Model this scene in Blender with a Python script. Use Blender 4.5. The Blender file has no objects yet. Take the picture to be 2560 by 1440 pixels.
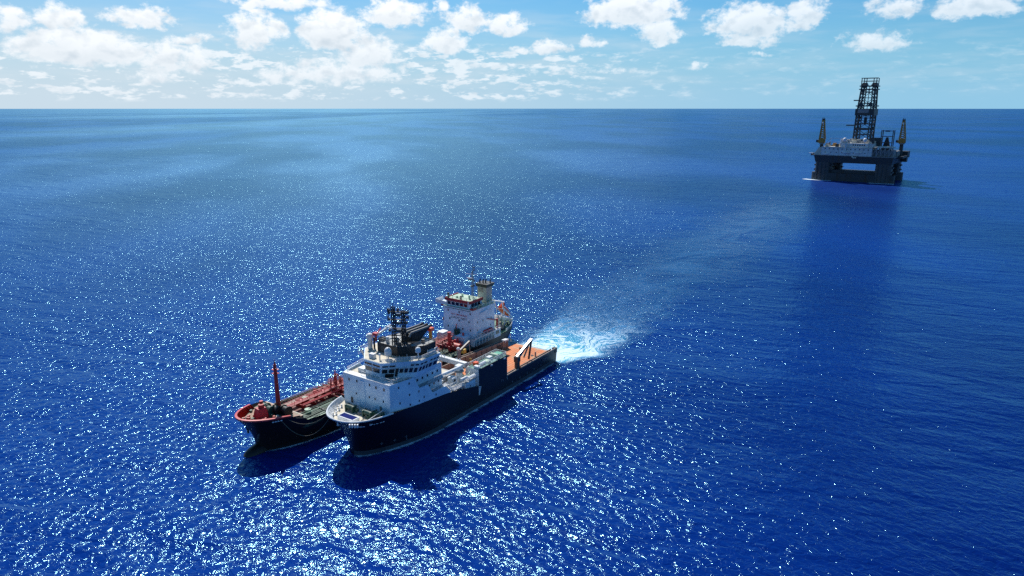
import bpy, bmesh, math, random
from mathutils import Vector, Matrix
R = math.radians
random.seed(7)
sc = bpy.context.scene
COL = sc.collection

# ------------------------------------------------------------------ camera
CAM_H, FPX = 80.0, 1707.0
PITCH = math.atan((720 - 270) / FPX)
cam = bpy.data.cameras.new('camera')
cam.sensor_width = 36.0
cam.lens = 36.0 * FPX / 2560.0
cam.clip_start, cam.clip_end = 1.0, 200000.0
camo = bpy.data.objects.new('camera', cam)
camo.location = (0, 0, CAM_H)
camo.rotation_euler = (math.pi / 2 - PITCH, 0, 0)
COL.objects.link(camo)
sc.camera = camo

# ------------------------------------------------------------------ sun, exposure
SUN_AZ, SUN_EL = -18.5, 49.5          # degrees: azimuth from +Y towards +X
sd = Vector((math.sin(R(SUN_AZ)) * math.cos(R(SUN_EL)), math.cos(R(SUN_AZ)) * math.cos(R(SUN_EL)), math.sin(R(SUN_EL))))
sun = bpy.data.lights.new('sun', 'SUN')
sun.energy, sun.angle, sun.color = 5.0, R(0.53), (1.0, 0.955, 0.89)
suno = bpy.data.objects.new('sun', sun)
suno.rotation_euler = sd.to_track_quat('Z', 'Y').to_euler()
suno.location = (0, 0, 500)
COL.objects.link(suno)
vs = sc.view_settings
sc.display_settings.display_device = 'sRGB'
vs.view_transform, vs.look, vs.exposure, vs.gamma, vs.use_curve_mapping = 'Standard', 'None', 0.0, 1.0, False
sc.cycles.use_denoising = False
sc.cycles.denoiser = 'OPENIMAGEDENOISE'
sc.cycles.denoising_input_passes = 'RGB_ALBEDO_NORMAL'
sc.cycles.denoising_prefilter = 'ACCURATE'
sc.cycles.max_bounces = 6
sc.cycles.sample_clamp_indirect = 4.0
sc.cycles.blur_glossy = 0.5
sc.cycles.caustics_reflective = sc.cycles.caustics_refractive = False

# ------------------------------------------------------------------ node helper
class NT:
    def __init__(s, tree):
        s.t = tree; s.n = tree.nodes; s.l = tree.links
    def node(s, typ, **kw):
        n = s.n.new(typ)
        for k, v in kw.items(): setattr(n, k, v)
        return n
    def put(s, sock, v):
        if isinstance(v, bpy.types.NodeSocket): s.l.new(v, sock)
        elif v is not None: sock.default_value = v
    def m(s, op, a, b=None, c=None, clamp=False):
        n = s.node('ShaderNodeMath', operation=op, use_clamp=clamp)
        s.put(n.inputs[0], a); s.put(n.inputs[1], b); s.put(n.inputs[2], c)
        return n.outputs[0]
    def mr(s, v, a, b, c=0.0, d=1.0, smooth=True):
        n = s.node('ShaderNodeMapRange', interpolation_type='SMOOTHSTEP' if smooth else 'LINEAR')
        for i, x in enumerate((v, a, b, c, d)): s.put(n.inputs[i], x)
        return n.outputs[0]
    def xyz(s, x, y, z=0.0):
        n = s.node('ShaderNodeCombineXYZ')
        s.put(n.inputs[0], x); s.put(n.inputs[1], y); s.put(n.inputs[2], z)
        return n.outputs[0]
    def sep(s, v):
        n = s.node('ShaderNodeSeparateXYZ'); s.put(n.inputs[0], v); return n.outputs
    def noise(s, vec, scale, detail=3.0, rough=0.5, dist=0.0, dims='3D', w=None):
        n = s.node('ShaderNodeTexNoise', noise_dimensions=dims)
        s.put(n.inputs['Vector'], vec)
        if w is not None: s.put(n.inputs['W'], w)
        n.inputs['Scale'].default_value = scale; n.inputs['Detail'].default_value = detail
        n.inputs['Roughness'].default_value = rough; n.inputs['Distortion'].default_value = dist
        return n.outputs['Fac']
    def mix(s, f, a, b, blend='MIX'):
        n = s.node('ShaderNodeMix', data_type='RGBA', blend_type=blend)
        s.put(n.inputs[0], f)
        for i, x in ((6, a), (7, b)):
            if isinstance(x, (tuple, list)): x = tuple(x)[:3] + (1.0,)
            s.put(n.inputs[i], x)
        return n.outputs[2]
    def mapping(s, vec, rot=0.0, scale=(1, 1, 1), loc=(0, 0, 0)):
        # stretch along axes turned by rot: first output axis points in direction rot
        n = s.node('ShaderNodeMapping', vector_type='TEXTURE')
        s.put(n.inputs['Vector'], vec)
        n.inputs['Rotation'].default_value = (0, 0, rot)
        n.inputs['Scale'].default_value = tuple(1 / v for v in scale); n.inputs['Location'].default_value = tuple(-v for v in loc)
        return n.outputs[0]

# ------------------------------------------------------------------ world: daylight sky with fair-weather cumulus
def build_world():
    w = bpy.data.worlds.new('World'); sc.world = w; w.use_nodes = True
    w.cycles.sampling_method = 'MANUAL'; w.cycles.sample_map_resolution = 512
    T = NT(w.node_tree); T.n.clear()
    out = T.node('ShaderNodeOutputWorld'); bg = T.node('ShaderNodeBackground')
    T.l.new(bg.outputs[0], out.inputs[0]); bg.inputs[1].default_value = 0.1
    sky = T.node('ShaderNodeTexSky', sky_type='NISHITA')
    sky.sun_disc = False; sky.sun_elevation = R(SUN_EL); sky.sun_rotation = R(SUN_AZ)
    sky.altitude = 0; sky.air_density = 1.0; sky.dust_density = 0.6; sky.ozone_density = 3.0
    tc = T.node('ShaderNodeTexCoord'); D = T.node('ShaderNodeVectorMath', operation='NORMALIZE')
    T.l.new(tc.outputs['Generated'], D.inputs[0])
    x, y, z = T.sep(D.outputs[0])
    K = 57.29578
    az = T.m('MULTIPLY', T.m('ARCTAN2', x, y), K)
    el = T.m('MULTIPLY', T.m('ARCSINE', z), K)
    eup = T.m('MAXIMUM', el, 0.0)
    skyc = T.mix(1.0, sky.outputs[0], (SKY_TINT[0], SKY_TINT[1], SKY_TINT[2]), 'MULTIPLY')
    # pale humid air low over the sea, thicker to the left (towards the sun) than to the right
    side = T.m('MULTIPLY', T.mr(az, -34, 34, 1.0, 0.0), T.mr(az, -95, -50))
    hz = T.m('EXPONENT', T.m('DIVIDE', T.m('MULTIPLY', eup, T.m('MULTIPLY', eup, -1.0)), T.m('ADD', 34.0, T.m('MULTIPLY', side, 18.0))))
    hcol = T.mix(side, HAZE_R, HAZE_COL)
    skyc = T.mix(T.m('MULTIPLY', hz, 0.97), skyc, hcol)
    veil = T.noise(T.xyz(T.m('MULTIPLY', az, 0.16), T.m('MULTIPLY', el, 1.1), 11.0), 1.0, 4.0, 0.55)
    vf = T.m('MULTIPLY', T.m('MULTIPLY', T.mr(veil, 0.42, 0.68), T.mr(az, -5, 24, 0.3, 0.15)), T.m('MULTIPLY', T.mr(el, 0.5, 2.0), T.mr(el, 5.0, 9.0, 1.0, 0.15)))
    skyc = T.mix(T.m('MULTIPLY', vf, T.mr(el, 12, 25, 1.0, 0.0)), skyc, (6.9, 7.9, 8.7))
    # cloud groups: (azimuth, elevation, half width, half height) in degrees
    uv = T.xyz(az, T.m('MULTIPLY', el, 1.35), 0.0)
    wob = T.noise(uv, 0.55, 5.0, 0.55)
    wob2 = T.noise(T.mapping(uv, loc=(31.7, 12.3, 4)), 0.55, 5.0, 0.55)
    waz = T.m('ADD', az, T.m('MULTIPLY', T.m('SUBTRACT', wob, 0.5), 2.6))
    wel = T.m('ADD', el, T.m('MULTIPLY', T.m('SUBTRACT', wob2, 0.5), 1.5))
    best = None; base = None
    for (ca, ce, rx, ry, g) in CLOUDS:
        dx = T.m('MULTIPLY', T.m('SUBTRACT', waz, ca), 1 / rx)
        dy = T.m('SUBTRACT', wel, ce)
        up = T.m('MULTIPLY', dy, 1 / ry)
        dn = T.m('MULTIPLY', dy, 1 / (ry * 0.62))
        dyy = T.m('MAXIMUM', up, T.m('MULTIPLY', dn, -1.0))
        q = T.m('MULTIPLY', T.m('SUBTRACT', 1.0, T.m('ADD', T.m('MULTIPLY', dx, dx), T.m('MULTIPLY', dyy, dyy))), g)
        best = q if best is None else T.m('MAXIMUM', best, q)
        bs = T.m('MULTIPLY', T.m('MAXIMUM', q, 0.0), T.m('ADD', T.m('MULTIPLY', up, -1.0), 0.35, None, True))
        base = bs if base is None else T.m('MAXIMUM', base, bs)
    # far small cumulus in rows near the horizon
    uvf = T.xyz(az, T.m('MULTIPLY', el, 3.2), 7.0)
    far = T.noise(uvf, 0.62, 5.0, 0.6)
    fband = T.m('MULTIPLY', T.mr(el, 0.25, 1.0), T.mr(el, 3.6, 5.6, 1.0, 0.0))
    fside = T.mr(az, -6, 17, 1.0, 0.25)
    farq = T.m('MULTIPLY', T.m('SUBTRACT', far, 0.49), T.m('MULTIPLY', 9.0, T.m('MULTIPLY', fband, fside)))
    # the same kind of cloud all over the rest of the sky, above and behind
    pl = T.m('DIVIDE', 1.0, T.m('MAXIMUM', z, 0.10))
    gen = T.noise(T.xyz(T.m('MULTIPLY', x, pl), T.m('MULTIPLY', y, pl), 3.0), 1.15, 6.0, 0.55)
    inview = T.m('MULTIPLY', T.m('MULTIPLY', T.mr(az, -50, -40), T.mr(az, 40, 50, 1.0, 0.0)), T.mr(el, 10, 14, 1.0, 0.0))
    genq = T.m('MULTIPLY', T.m('SUBTRACT', gen, 0.61), 8.0)
    genq = T.m('MULTIPLY', genq, T.m('MULTIPLY', T.mr(el, 2.0, 6.0), T.m('SUBTRACT', 1.0, inview)))
    fine = T.noise(uv, 1.0, 8.0, 0.64)
    d = T.m('ADD', best, T.m('MULTIPLY', T.m('SUBTRACT', fine, 0.5), 2.6))
    a1 = T.mr(d, -0.05, 0.8)
    a2 = T.m('MULTIPLY', T.mr(farq, 0.0, 1.0), 0.8)
    a3 = T.m('MULTIPLY', T.mr(genq, 0.0, 1.0), 0.9)
    alpha = T.m('MAXIMUM', T.m('MAXIMUM', a1, a2), a3)
    alpha = T.m('MULTIPLY', alpha, T.mr(el, 0.0, 0.5))
    alpha = T.m('MULTIPLY', alpha, T.mr(az, -10, 38, 0.98, 0.74))
    soft = T.noise(T.mapping(uv, loc=(0, 0.25, 2)), 0.7, 3.0, 0.5)
    soft_up = T.noise(T.mapping(uv, loc=(0.2, -0.45, 2)), 0.7, 3.0, 0.5)
    shade = T.m('ADD', 0.95, T.m('MULTIPLY', T.m('SUBTRACT', soft_up, soft), -2.4), None, True)
    body = T.mr(d, 0.9, 2.4, 0.0, 0.2)
    shade = T.m('SUBTRACT', T.m('SUBTRACT', shade, body), T.m('MULTIPLY', base, 0.75), None, True)
    ccol = T.mix(shade, CLOUD_DARK, CLOUD_LIT)
    ccol = T.mix(T.m('MULTIPLY', hz, 0.4), ccol, hcol)
    col = T.mix(alpha, skyc, ccol)
    # below the horizon: plain sea colour, never seen past the water sheet
    col = T.mix(T.mr(el, -0.6, -0.2), (0.2, 0.7, 2.0), col)
    T.l.new(col, bg.inputs[0])

SKY_TINT = (0.27, 0.72, 1.0)
HAZE_R = (3.0, 5.9, 8.1)
HAZE_COL = (6.1, 7.35, 8.4)
CLOUD_LIT = (11.0, 11.1, 11.2)
CLOUD_DARK = (6.9, 7.6, 8.3)
def pxdir(px, py):
    u, v = (px - 1280) / FPX, (py - 720) / FPX
    c, s = math.cos(PITCH), math.sin(PITCH)
    d = Vector((u, c - v * s, -s - v * c)).normalized()
    return math.degrees(math.atan2(d.x, d.y)), math.degrees(math.asin(d.z))
CLOUDS = []
for (cx, cy, hw, hh, g) in [
    (30, 50, 60, 45, .8), (150, 52, 70, 42, 1.0), (345, 48, 85, 34, .95), (200, 128, 190, 58, 1.25), (120, 110, 80, 40, .9),
    (430, 150, 110, 55, .9), (480, 100, 60, 22, .75), (385, 195, 60, 24, .75), (480, 160, 70, 34, .8),
    (640, 85, 70, 60, 1.1), (700, 10, 130, 28, .9), (830, 88, 95, 72, 1.25), (920, 140, 80, 60, 1.0), (985, 40, 85, 46, 1.2), (1105, 18, 26, 24, .7),
    (850, 185, 160, 45, .8), (700, 190, 60, 26, .7), (1165, 55, 60, 46, 1.0), (1260, 68, 66, 34, .95), (1115, 112, 62, 46, 1.0), (1370, 120, 66, 24, .9), (1300, 130, 40, 14, .6), (1475, 105, 34, 22, .8),
    (1580, 35, 130, 58, 1.3), (1650, 85, 60, 46, 1.0), (1880, 62, 130, 58, 1.15), (1880, 100, 80, 30, .8), (2010, 40, 60, 50, .9),
    (2240, 25, 80, 44, .8), (2440, 22, 130, 46, .95), (2190, 105, 100, 32, .85), (1900, 138, 34, 12, .6), (1740, 172, 28, 14, .5), (1450, 180, 160, 14, .4)]:
    a, e = pxdir(cx, cy); a2, e2 = pxdir(cx + hw, cy); a3, e3 = pxdir(cx, cy - hh)
    CLOUDS.append((a, e, abs(a2 - a) * (1.1 if cx < 1050 else 1.08), abs(e3 - e) * (1.14 if cx < 1050 else 1.1), g))
build_world()
# ------------------------------------------------------------------ materials
MATS = {}
def mat(name, color, rough=0.5, metal=0.0, wear=0.0, wear_col=(0.20, 0.10, 0.05), scale=0.6, bump=0.0, spec=0.5, coat=0.0, streak=False):
    m = bpy.data.materials.new(name); m.use_nodes = True
    T = NT(m.node_tree); b = T.n['Principled BSDF']
    b.inputs['Roughness'].default_value = rough; b.inputs['Metallic'].default_value = metal
    b.inputs['Specular IOR Level'].default_value = spec
    tc = T.node('ShaderNodeTexCoord'); P = tc.outputs['Object']
    n1 = T.noise(P, scale, 5.0, 0.6)
    c = T.mix(T.mr(n1, 0.3, 0.7), tuple(v * 0.86 for v in color), tuple(min(1, v * 1.08) for v in color))
    if wear > 0:
        q = T.mapping(P, scale=(1.6, 1.6, 0.22 if streak else 1.6))
        n2 = T.noise(q, scale * 2.2, 6.0, 0.68)
        f = T.mr(n2, 0.66 - 0.22 * wear, 0.80 - 0.16 * wear)
        c = T.mix(T.m('MULTIPLY', f, min(1.0, 0.35 + 0.6 * wear)), c, wear_col)
        T.put(b.inputs['Roughness'], T.mr(f, 0.0, 1.0, rough, min(0.9, rough + 0.25)))
    T.put(b.inputs['Base Color'], c)
    if bump > 0:
        bp = T.node('ShaderNodeBump'); bp.inputs['Strength'].default_value = bump; bp.inputs['Distance'].default_value = 0.05
        T.put(bp.inputs['Height'], T.noise(P, 2.5, 3.0)); T.l.new(bp.outputs[0], b.inputs['Normal'])
    MATS[name] = m
    return m

WIND = R(62)
def wave_height(T, P):
    """wave height in metres from world position: swell, wind sea, chop"""
    a = T.noise(T.mapping(P, WIND, (1 / 38, 1 / 90, 1)), 1.0, 1.0, 0.4, 0.3, '2D')
    b = T.noise(T.mapping(P, WIND + R(5), (1 / 8.0, 1 / 17, 1)), 1.0, 2.0, 0.45, 0.45, '2D')
    c = T.noise(T.mapping(P, WIND - R(12), (1 / 1.5, 1 / 2.0, 1)), 1.0, 3.0, 0.6, 0.5, '2D')
    h = T.m('MULTIPLY', a, 1.6)
    h = T.m('ADD', h, T.m('MULTIPLY', b, 1.0))
    return T.m('ADD', h, T.m('MULTIPLY', c, 0.36))

def sea_fresnel(T, f):
    # wave slopes hide and tilt facets: a rough sea never reaches mirror reflectance at grazing view
    return T.m('DIVIDE', T.m('MULTIPLY', f, 0.6), T.m('ADD', f, 0.6))

def sea_material():
    m = bpy.data.materials.new('sea_water'); m.use_nodes = True
    T = NT(m.node_tree); T.n.clear()
    out = T.node('ShaderNodeOutputMaterial')
    P = T.node('ShaderNodeNewGeometry').outputs['Position']
    x, y, z = T.sep(P)
    dist = T.m('SQRT', T.m('ADD', T.m('MULTIPLY', x, x), T.m('MULTIPLY', y, y)))
    ld = T.m('LOGARITHM', T.m('MAXIMUM', dist, 10.0), 10.0)
    # patches of ruffled and calm water, and much larger lanes further out
    pat = T.noise(T.mapping(P, R(10), (1 / 240, 1 / 560, 1)), 1.0, 3.0, 0.5, 0.0, '2D')
    lane = T.noise(T.mapping(P, R(-8), (1 / 1300, 1 / 7000, 1)), 1.0, 1.0, 0.5, 0.2, '2D')
    calm = T.m('ADD', T.m('MULTIPLY', T.mr(pat, 0.35, 0.65, -0.5, 0.5), T.mr(ld, 2.9, 3.4, 1.0, 0.2)), T.mr(lane, 0.35, 0.65, -0.5, 0.5))
    # ripples finer than the sheet's relief count as roughness further out
    rough = T.m('ADD', T.m('ADD', T.mr(ld, 2.35, 3.0, 0.125, 0.25), T.mr(ld, 3.0, 3.6, 0.0, -0.03)), T.m('MULTIPLY', calm, T.mr(ld, 2.3, 3.3, 0.0, 0.06)))
    bp = T.node('ShaderNodeBump'); bp.inputs['Strength'].default_value = 1.0; bp.inputs['Distance'].default_value = 1.0
    T.put(bp.inputs['Height'], T.m('MULTIPLY', wave_height(T, P), T.m('ADD', 1.0, T.m('MULTIPLY', calm, 0.16))))
    body = T.node('ShaderNodeBsdfDiffuse'); gl = T.node('ShaderNodeBsdfGlossy', distribution='GGX'); fr = T.node('ShaderNodeFresnel')
    T.put(body.inputs['Color'], T.mix(T.mr(pat, 0.3, 0.7), SEA_DEEP, SEA_LIGHT))
    T.put(gl.inputs['Color'], SPEC_TINT); T.put(gl.inputs['Roughness'], rough)
    fr.inputs['IOR'].default_value = 1.40
    for n in (body, gl, fr): T.l.new(bp.outputs[0], n.inputs['Normal'])
    mx = T.node('ShaderNodeMixShader'); T.put(mx.inputs[0], sea_fresnel(T, fr.outputs[0])); T.l.new(body.outputs[0], mx.inputs[1]); T.l.new(gl.outputs[0], mx.inputs[2])
    T.l.new(mx.outputs[0], out.inputs['Surface'])
    return m
SEA_DEEP, SEA_LIGHT = (0.0002, 0.008, 0.110), (0.0005, 0.023, 0.210)
SPEC_TINT = (0.43, 0.88, 1.0, 1.0)

def build_sea():
    bm = bmesh.new()
    rad = [0, 60, 120, 200, 320, 500, 900, 1800, 4000, 10000, 30000, 90000]
    N = 64
    rings = [[bm.verts.new((0, 0, 0))]]
    for r in rad[1:]:
        rings.append([bm.verts.new((r * math.cos(2 * math.pi * k / N), r * math.sin(2 * math.pi * k / N), 0)) for k in range(N)])
    for k in range(N):
        bm.faces.new((rings[0][0], rings[1][k], rings[1][(k + 1) % N]))
    for a, b in zip(rings[1:], rings[2:]):
        for k in range(N):
            bm.faces.new((a[k], b[k], b[(k + 1) % N], a[(k + 1) % N]))
    me = bpy.data.meshes.new('sea'); bm.to_mesh(me); bm.free()
    o = bpy.data.objects.new('sea', me); COL.objects.link(o)
    o['kind'] = 'structure'; o['label'] = 'deep blue open sea with small wind waves and sun glitter'
    me.materials.append(sea_material())
build_sea()
# ------------------------------------------------------------------ broken water: propeller wash, wake track, wash along hulls
def attr_sheet(name, left, right, mat_, z=0.05, nv=10, ulist=None, kind='stuff', label=None):
    """strip of water surface between two edge lines carrying along/across attributes"""
    n = len(left); vs, uu, vv, fs = [], [], [], []
    for i in range(n):
        for j in range(nv + 1):
            t = j / nv; p = Vector(left[i]).lerp(Vector(right[i]), t)
            vs.append((p.x, p.y, z)); uu.append(i / (n - 1) if ulist is None else ulist[i]); vv.append(2 * t - 1)
    for i in range(n - 1):
        for j in range(nv):
            a = i * (nv + 1) + j; fs.append((a, a + 1, a + nv + 2, a + nv + 1))
    me = bpy.data.meshes.new(name); me.from_pydata(vs, [], fs)
    for nm, d in (('along', uu), ('across', vv)):
        at = me.attributes.new(nm, 'FLOAT', 'POINT'); at.data.foreach_set('value', d)
    bm = bmesh.new(); bm.from_mesh(me); bmesh.ops.recalc_face_normals(bm, faces=bm.faces)
    if bm.faces[0].normal.z < 0: bmesh.ops.reverse_faces(bm, faces=bm.faces)
    bm.to_mesh(me); bm.free()
    me.materials.append(mat_); o = bpy.data.objects.new(name, me); COL.objects.link(o)
    o['kind'] = kind
    if label: o['label'] = label
    return o
def foam_material(name, mode, LAP=(0.74, 0.98)):
    m = bpy.data.materials.new(name); m.use_nodes = True
    T = NT(m.node_tree); T.n.clear()
    out = T.node('ShaderNodeOutputMaterial')
    A = lambda nm: T.node('ShaderNodeAttribute', attribute_name=nm).outputs['Fac']
    u, v = A('along'), T.m('ABSOLUTE', A('across'))
    P = T.node('ShaderNodeNewGeometry').outputs['Position']
    water = T.node('ShaderNodeBsdfPrincipled'); foam = T.node('ShaderNodeBsdfDiffuse'); clear = T.node('ShaderNodeBsdfTransparent')
    T.put(foam.inputs['Color'], (0.74, 0.88, 0.98, 1))
    bp = T.node('ShaderNodeBump'); bp.inputs['Strength'].default_value = 1.0; bp.inputs['Distance'].default_value = 1.0
    water.inputs['IOR'].default_value = 1.45
    if mode == 'wash':
        w1 = T.noise(P, 0.055, 3.0, 0.5); w2 = T.noise(T.mapping(P, loc=(40, 9, 3)), 0.055, 3.0, 0.5)
        Q = T.node('ShaderNodeVectorMath', operation='ADD'); T.put(Q.inputs[0], P)
        T.put(Q.inputs[1], T.xyz(T.m('MULTIPLY', T.m('SUBTRACT', w1, .5), 34.0), T.m('MULTIPLY', T.m('SUBTRACT', w2, .5), 34.0), 0.0))
        sw = T.noise(T.mapping(Q.outputs[0], R(55), (0.10, 0.34, 1)), 1.0, 6.0, 0.62, 0.8, '2D')
        fine = T.noise(P, 1.1, 5.0, 0.65)
        edge = T.mr(T.m('ADD', v, T.m('MULTIPLY', T.m('SUBTRACT', w1, .5), 0.9)), 0.45, 0.98, 1.0, 0.0)
        grow = T.mr(u, 0.0, 0.06); fall = T.m('EXPONENT', T.m('MULTIPLY', u, -2.9))
        dens = T.m('MULTIPLY', T.m('MULTIPLY', edge, grow), fall)
        ridge = T.m('SUBTRACT', 1.0, T.m('MULTIPLY', T.m('ABSOLUTE', T.m('SUBTRACT', sw, .5)), 5.5))
        fo = T.m('ADD', T.m('MULTIPLY', dens, 1.25), T.m('ADD', T.m('MULTIPLY', T.m('SUBTRACT', ridge, .6), .95), T.m('MULTIPLY', T.m('SUBTRACT', fine, .5), 0.6)))
        af = T.mr(fo, 0.42, 1.05); af = T.m('MULTIPLY', T.m('MULTIPLY', af, 0.9), T.mr(dens, 0.10, 0.42))
        aw = T.m('MULTIPLY', T.mr(T.m('ADD', dens, T.m('MULTIPLY', T.m('SUBTRACT', sw, .5), .5)), 0.0, 0.42), T.mr(dens, 0.015, 0.13)); aw = T.m('MULTIPLY', aw, 0.95)
        T.put(water.inputs['Base Color'], T.mix(T.mr(dens, .15, .8), (0.006, 0.14, 0.42), (0.08, 0.52, 0.66)))
        water.inputs['Roughness'].default_value = 0.22
        h = T.m('ADD', T.m('MULTIPLY', T.noise(P, 0.8, 4.0, 0.6), 0.5), T.m('MULTIPLY', sw, 0.6))
    elif mode == 'track':
        pt = T.noise(T.mapping(P, R(32), (1 / 48, 1 / 34, 1)), 1.0, 6.0, 0.62, 1.2, '2D')
        edge = T.mr(T.m('ADD', v, T.m('MULTIPLY', T.m('SUBTRACT', pt, .5), 2.0)), 0.25, 1.0, 1.0, 0.0)
        aw = T.m('MULTIPLY', T.m('MULTIPLY', edge, T.mr(pt, 0.28, 0.66, 0.25, 1.0)), T.m('MULTIPLY', T.mr(u, 0.0, 0.12), T.mr(u, 0.72, 1.0, 1.0, 0.0)))
        aw = T.m('MULTIPLY', aw, 0.65)
        af = T.m('MULTIPLY', T.mr(T.noise(T.mapping(P, R(20), (.10, .42, 1)), 1.0, 6.0, .68, .6, '2D'), 0.66, 0.82), T.m('MULTIPLY', edge, T.mr(u, 0.02, 0.5, 0.5, 0.0)))
        T.put(water.inputs['Base Color'], (0.012, 0.115, 0.34, 1)); water.inputs['Roughness'].default_value = 0.22
        h = T.m('MULTIPLY', wave_height(T, P), 0.6)
    else:                                                                # thin lapping foam
        n = T.noise(P, 0.9, 5.0, 0.65); n2 = T.noise(P, 0.16, 2.0, 0.5)
        edge = T.mr(v, 0.1, 1.0, 1.0, 0.0)
        af = T.m('MULTIPLY', T.mr(T.m('ADD', T.m('MULTIPLY', edge, 0.42), T.m('ADD', T.m('MULTIPLY', n, .55), T.m('MULTIPLY', n2, .45))), LAP[0], LAP[1]), T.m('MULTIPLY', T.mr(u, 0.0, 0.04), T.mr(u, 0.96, 1.0, 1.0, 0.0)))
        aw = T.m('MULTIPLY', edge, 0.12); T.put(water.inputs['Base Color'], (0.01, 0.12, 0.26, 1)); water.inputs['Roughness'].default_value = 0.25
        h = T.m('MULTIPLY', n, 0.3)
    T.put(bp.inputs['Height'], h); T.l.new(bp.outputs[0], water.inputs['Normal'])
    water.inputs['Specular Tint'].default_value = SPEC_TINT
    m1 = T.node('ShaderNodeMixShader'); m2 = T.node('ShaderNodeMixShader')
    T.put(m1.inputs[0], aw); T.l.new(clear.outputs[0], m1.inputs[1]); T.l.new(water.outputs[0], m1.inputs[2])
    T.put(m2.inputs[0], af); T.l.new(m1.outputs[0], m2.inputs[1]); T.l.new(foam.outputs[0], m2.inputs[2])
    T.l.new(m2.outputs[0], out.inputs['Surface'])
    return m
FOAM_WASH, FOAM_TRACK, FOAM_LAP = foam_material('wash_foam', 'wash'), foam_material('wake_water', 'track'), foam_material('lapping_foam', 'lap')
def smooth_line(tab, n):
    """Catmull-Rom through (x, y, half width)"""
    out = []
    for i in range(n + 1):
        t = i / n * (len(tab) - 1); k = min(int(t), len(tab) - 2); f = t - k
        p0, p1, p2, p3 = (Vector(tab[max(0, min(len(tab) - 1, k + j))]) for j in (-1, 0, 1, 2))
        out.append(0.5 * ((2 * p1) + (p2 - p0) * f + (2 * p0 - 5 * p1 + 4 * p2 - p3) * f * f + (3 * p1 - p0 - 3 * p2 + p3) * f ** 3))
    return out
def strip(name, tab, n, m, z, label):
    c = smooth_line(tab, n); L, R_ = [], []
    for i, p in enumerate(c):
        d = c[min(i + 1, n)] - c[max(i - 1, 0)]; d.z = 0; d.normalize(); q = Vector((-d.y, d.x, 0)) * p.z; b = Vector((p.x, p.y, 0))
        L.append(b + q); R_.append(b - q)
    return attr_sheet(name, L, R_, m, z, label=label)
strip('wake_track', [(18, 226, 20), (36, 262, 30), (60, 306, 34), (92, 352, 40), (135, 425, 48), (190, 510, 54), (255, 605, 50), (330, 720, 40)], 60, FOAM_TRACK, 0.05, 'paler smooth track of disturbed water leading back to the rig')
strip('propeller_wash', [(8, 212, 13), (17, 223, 21), (25, 237, 25), (35, 256, 26), (48, 282, 28), (66, 316, 30), (92, 360, 32)], 60, FOAM_WASH, 0.10, 'white and turquoise churned propeller wash spreading behind the sterns')
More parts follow.
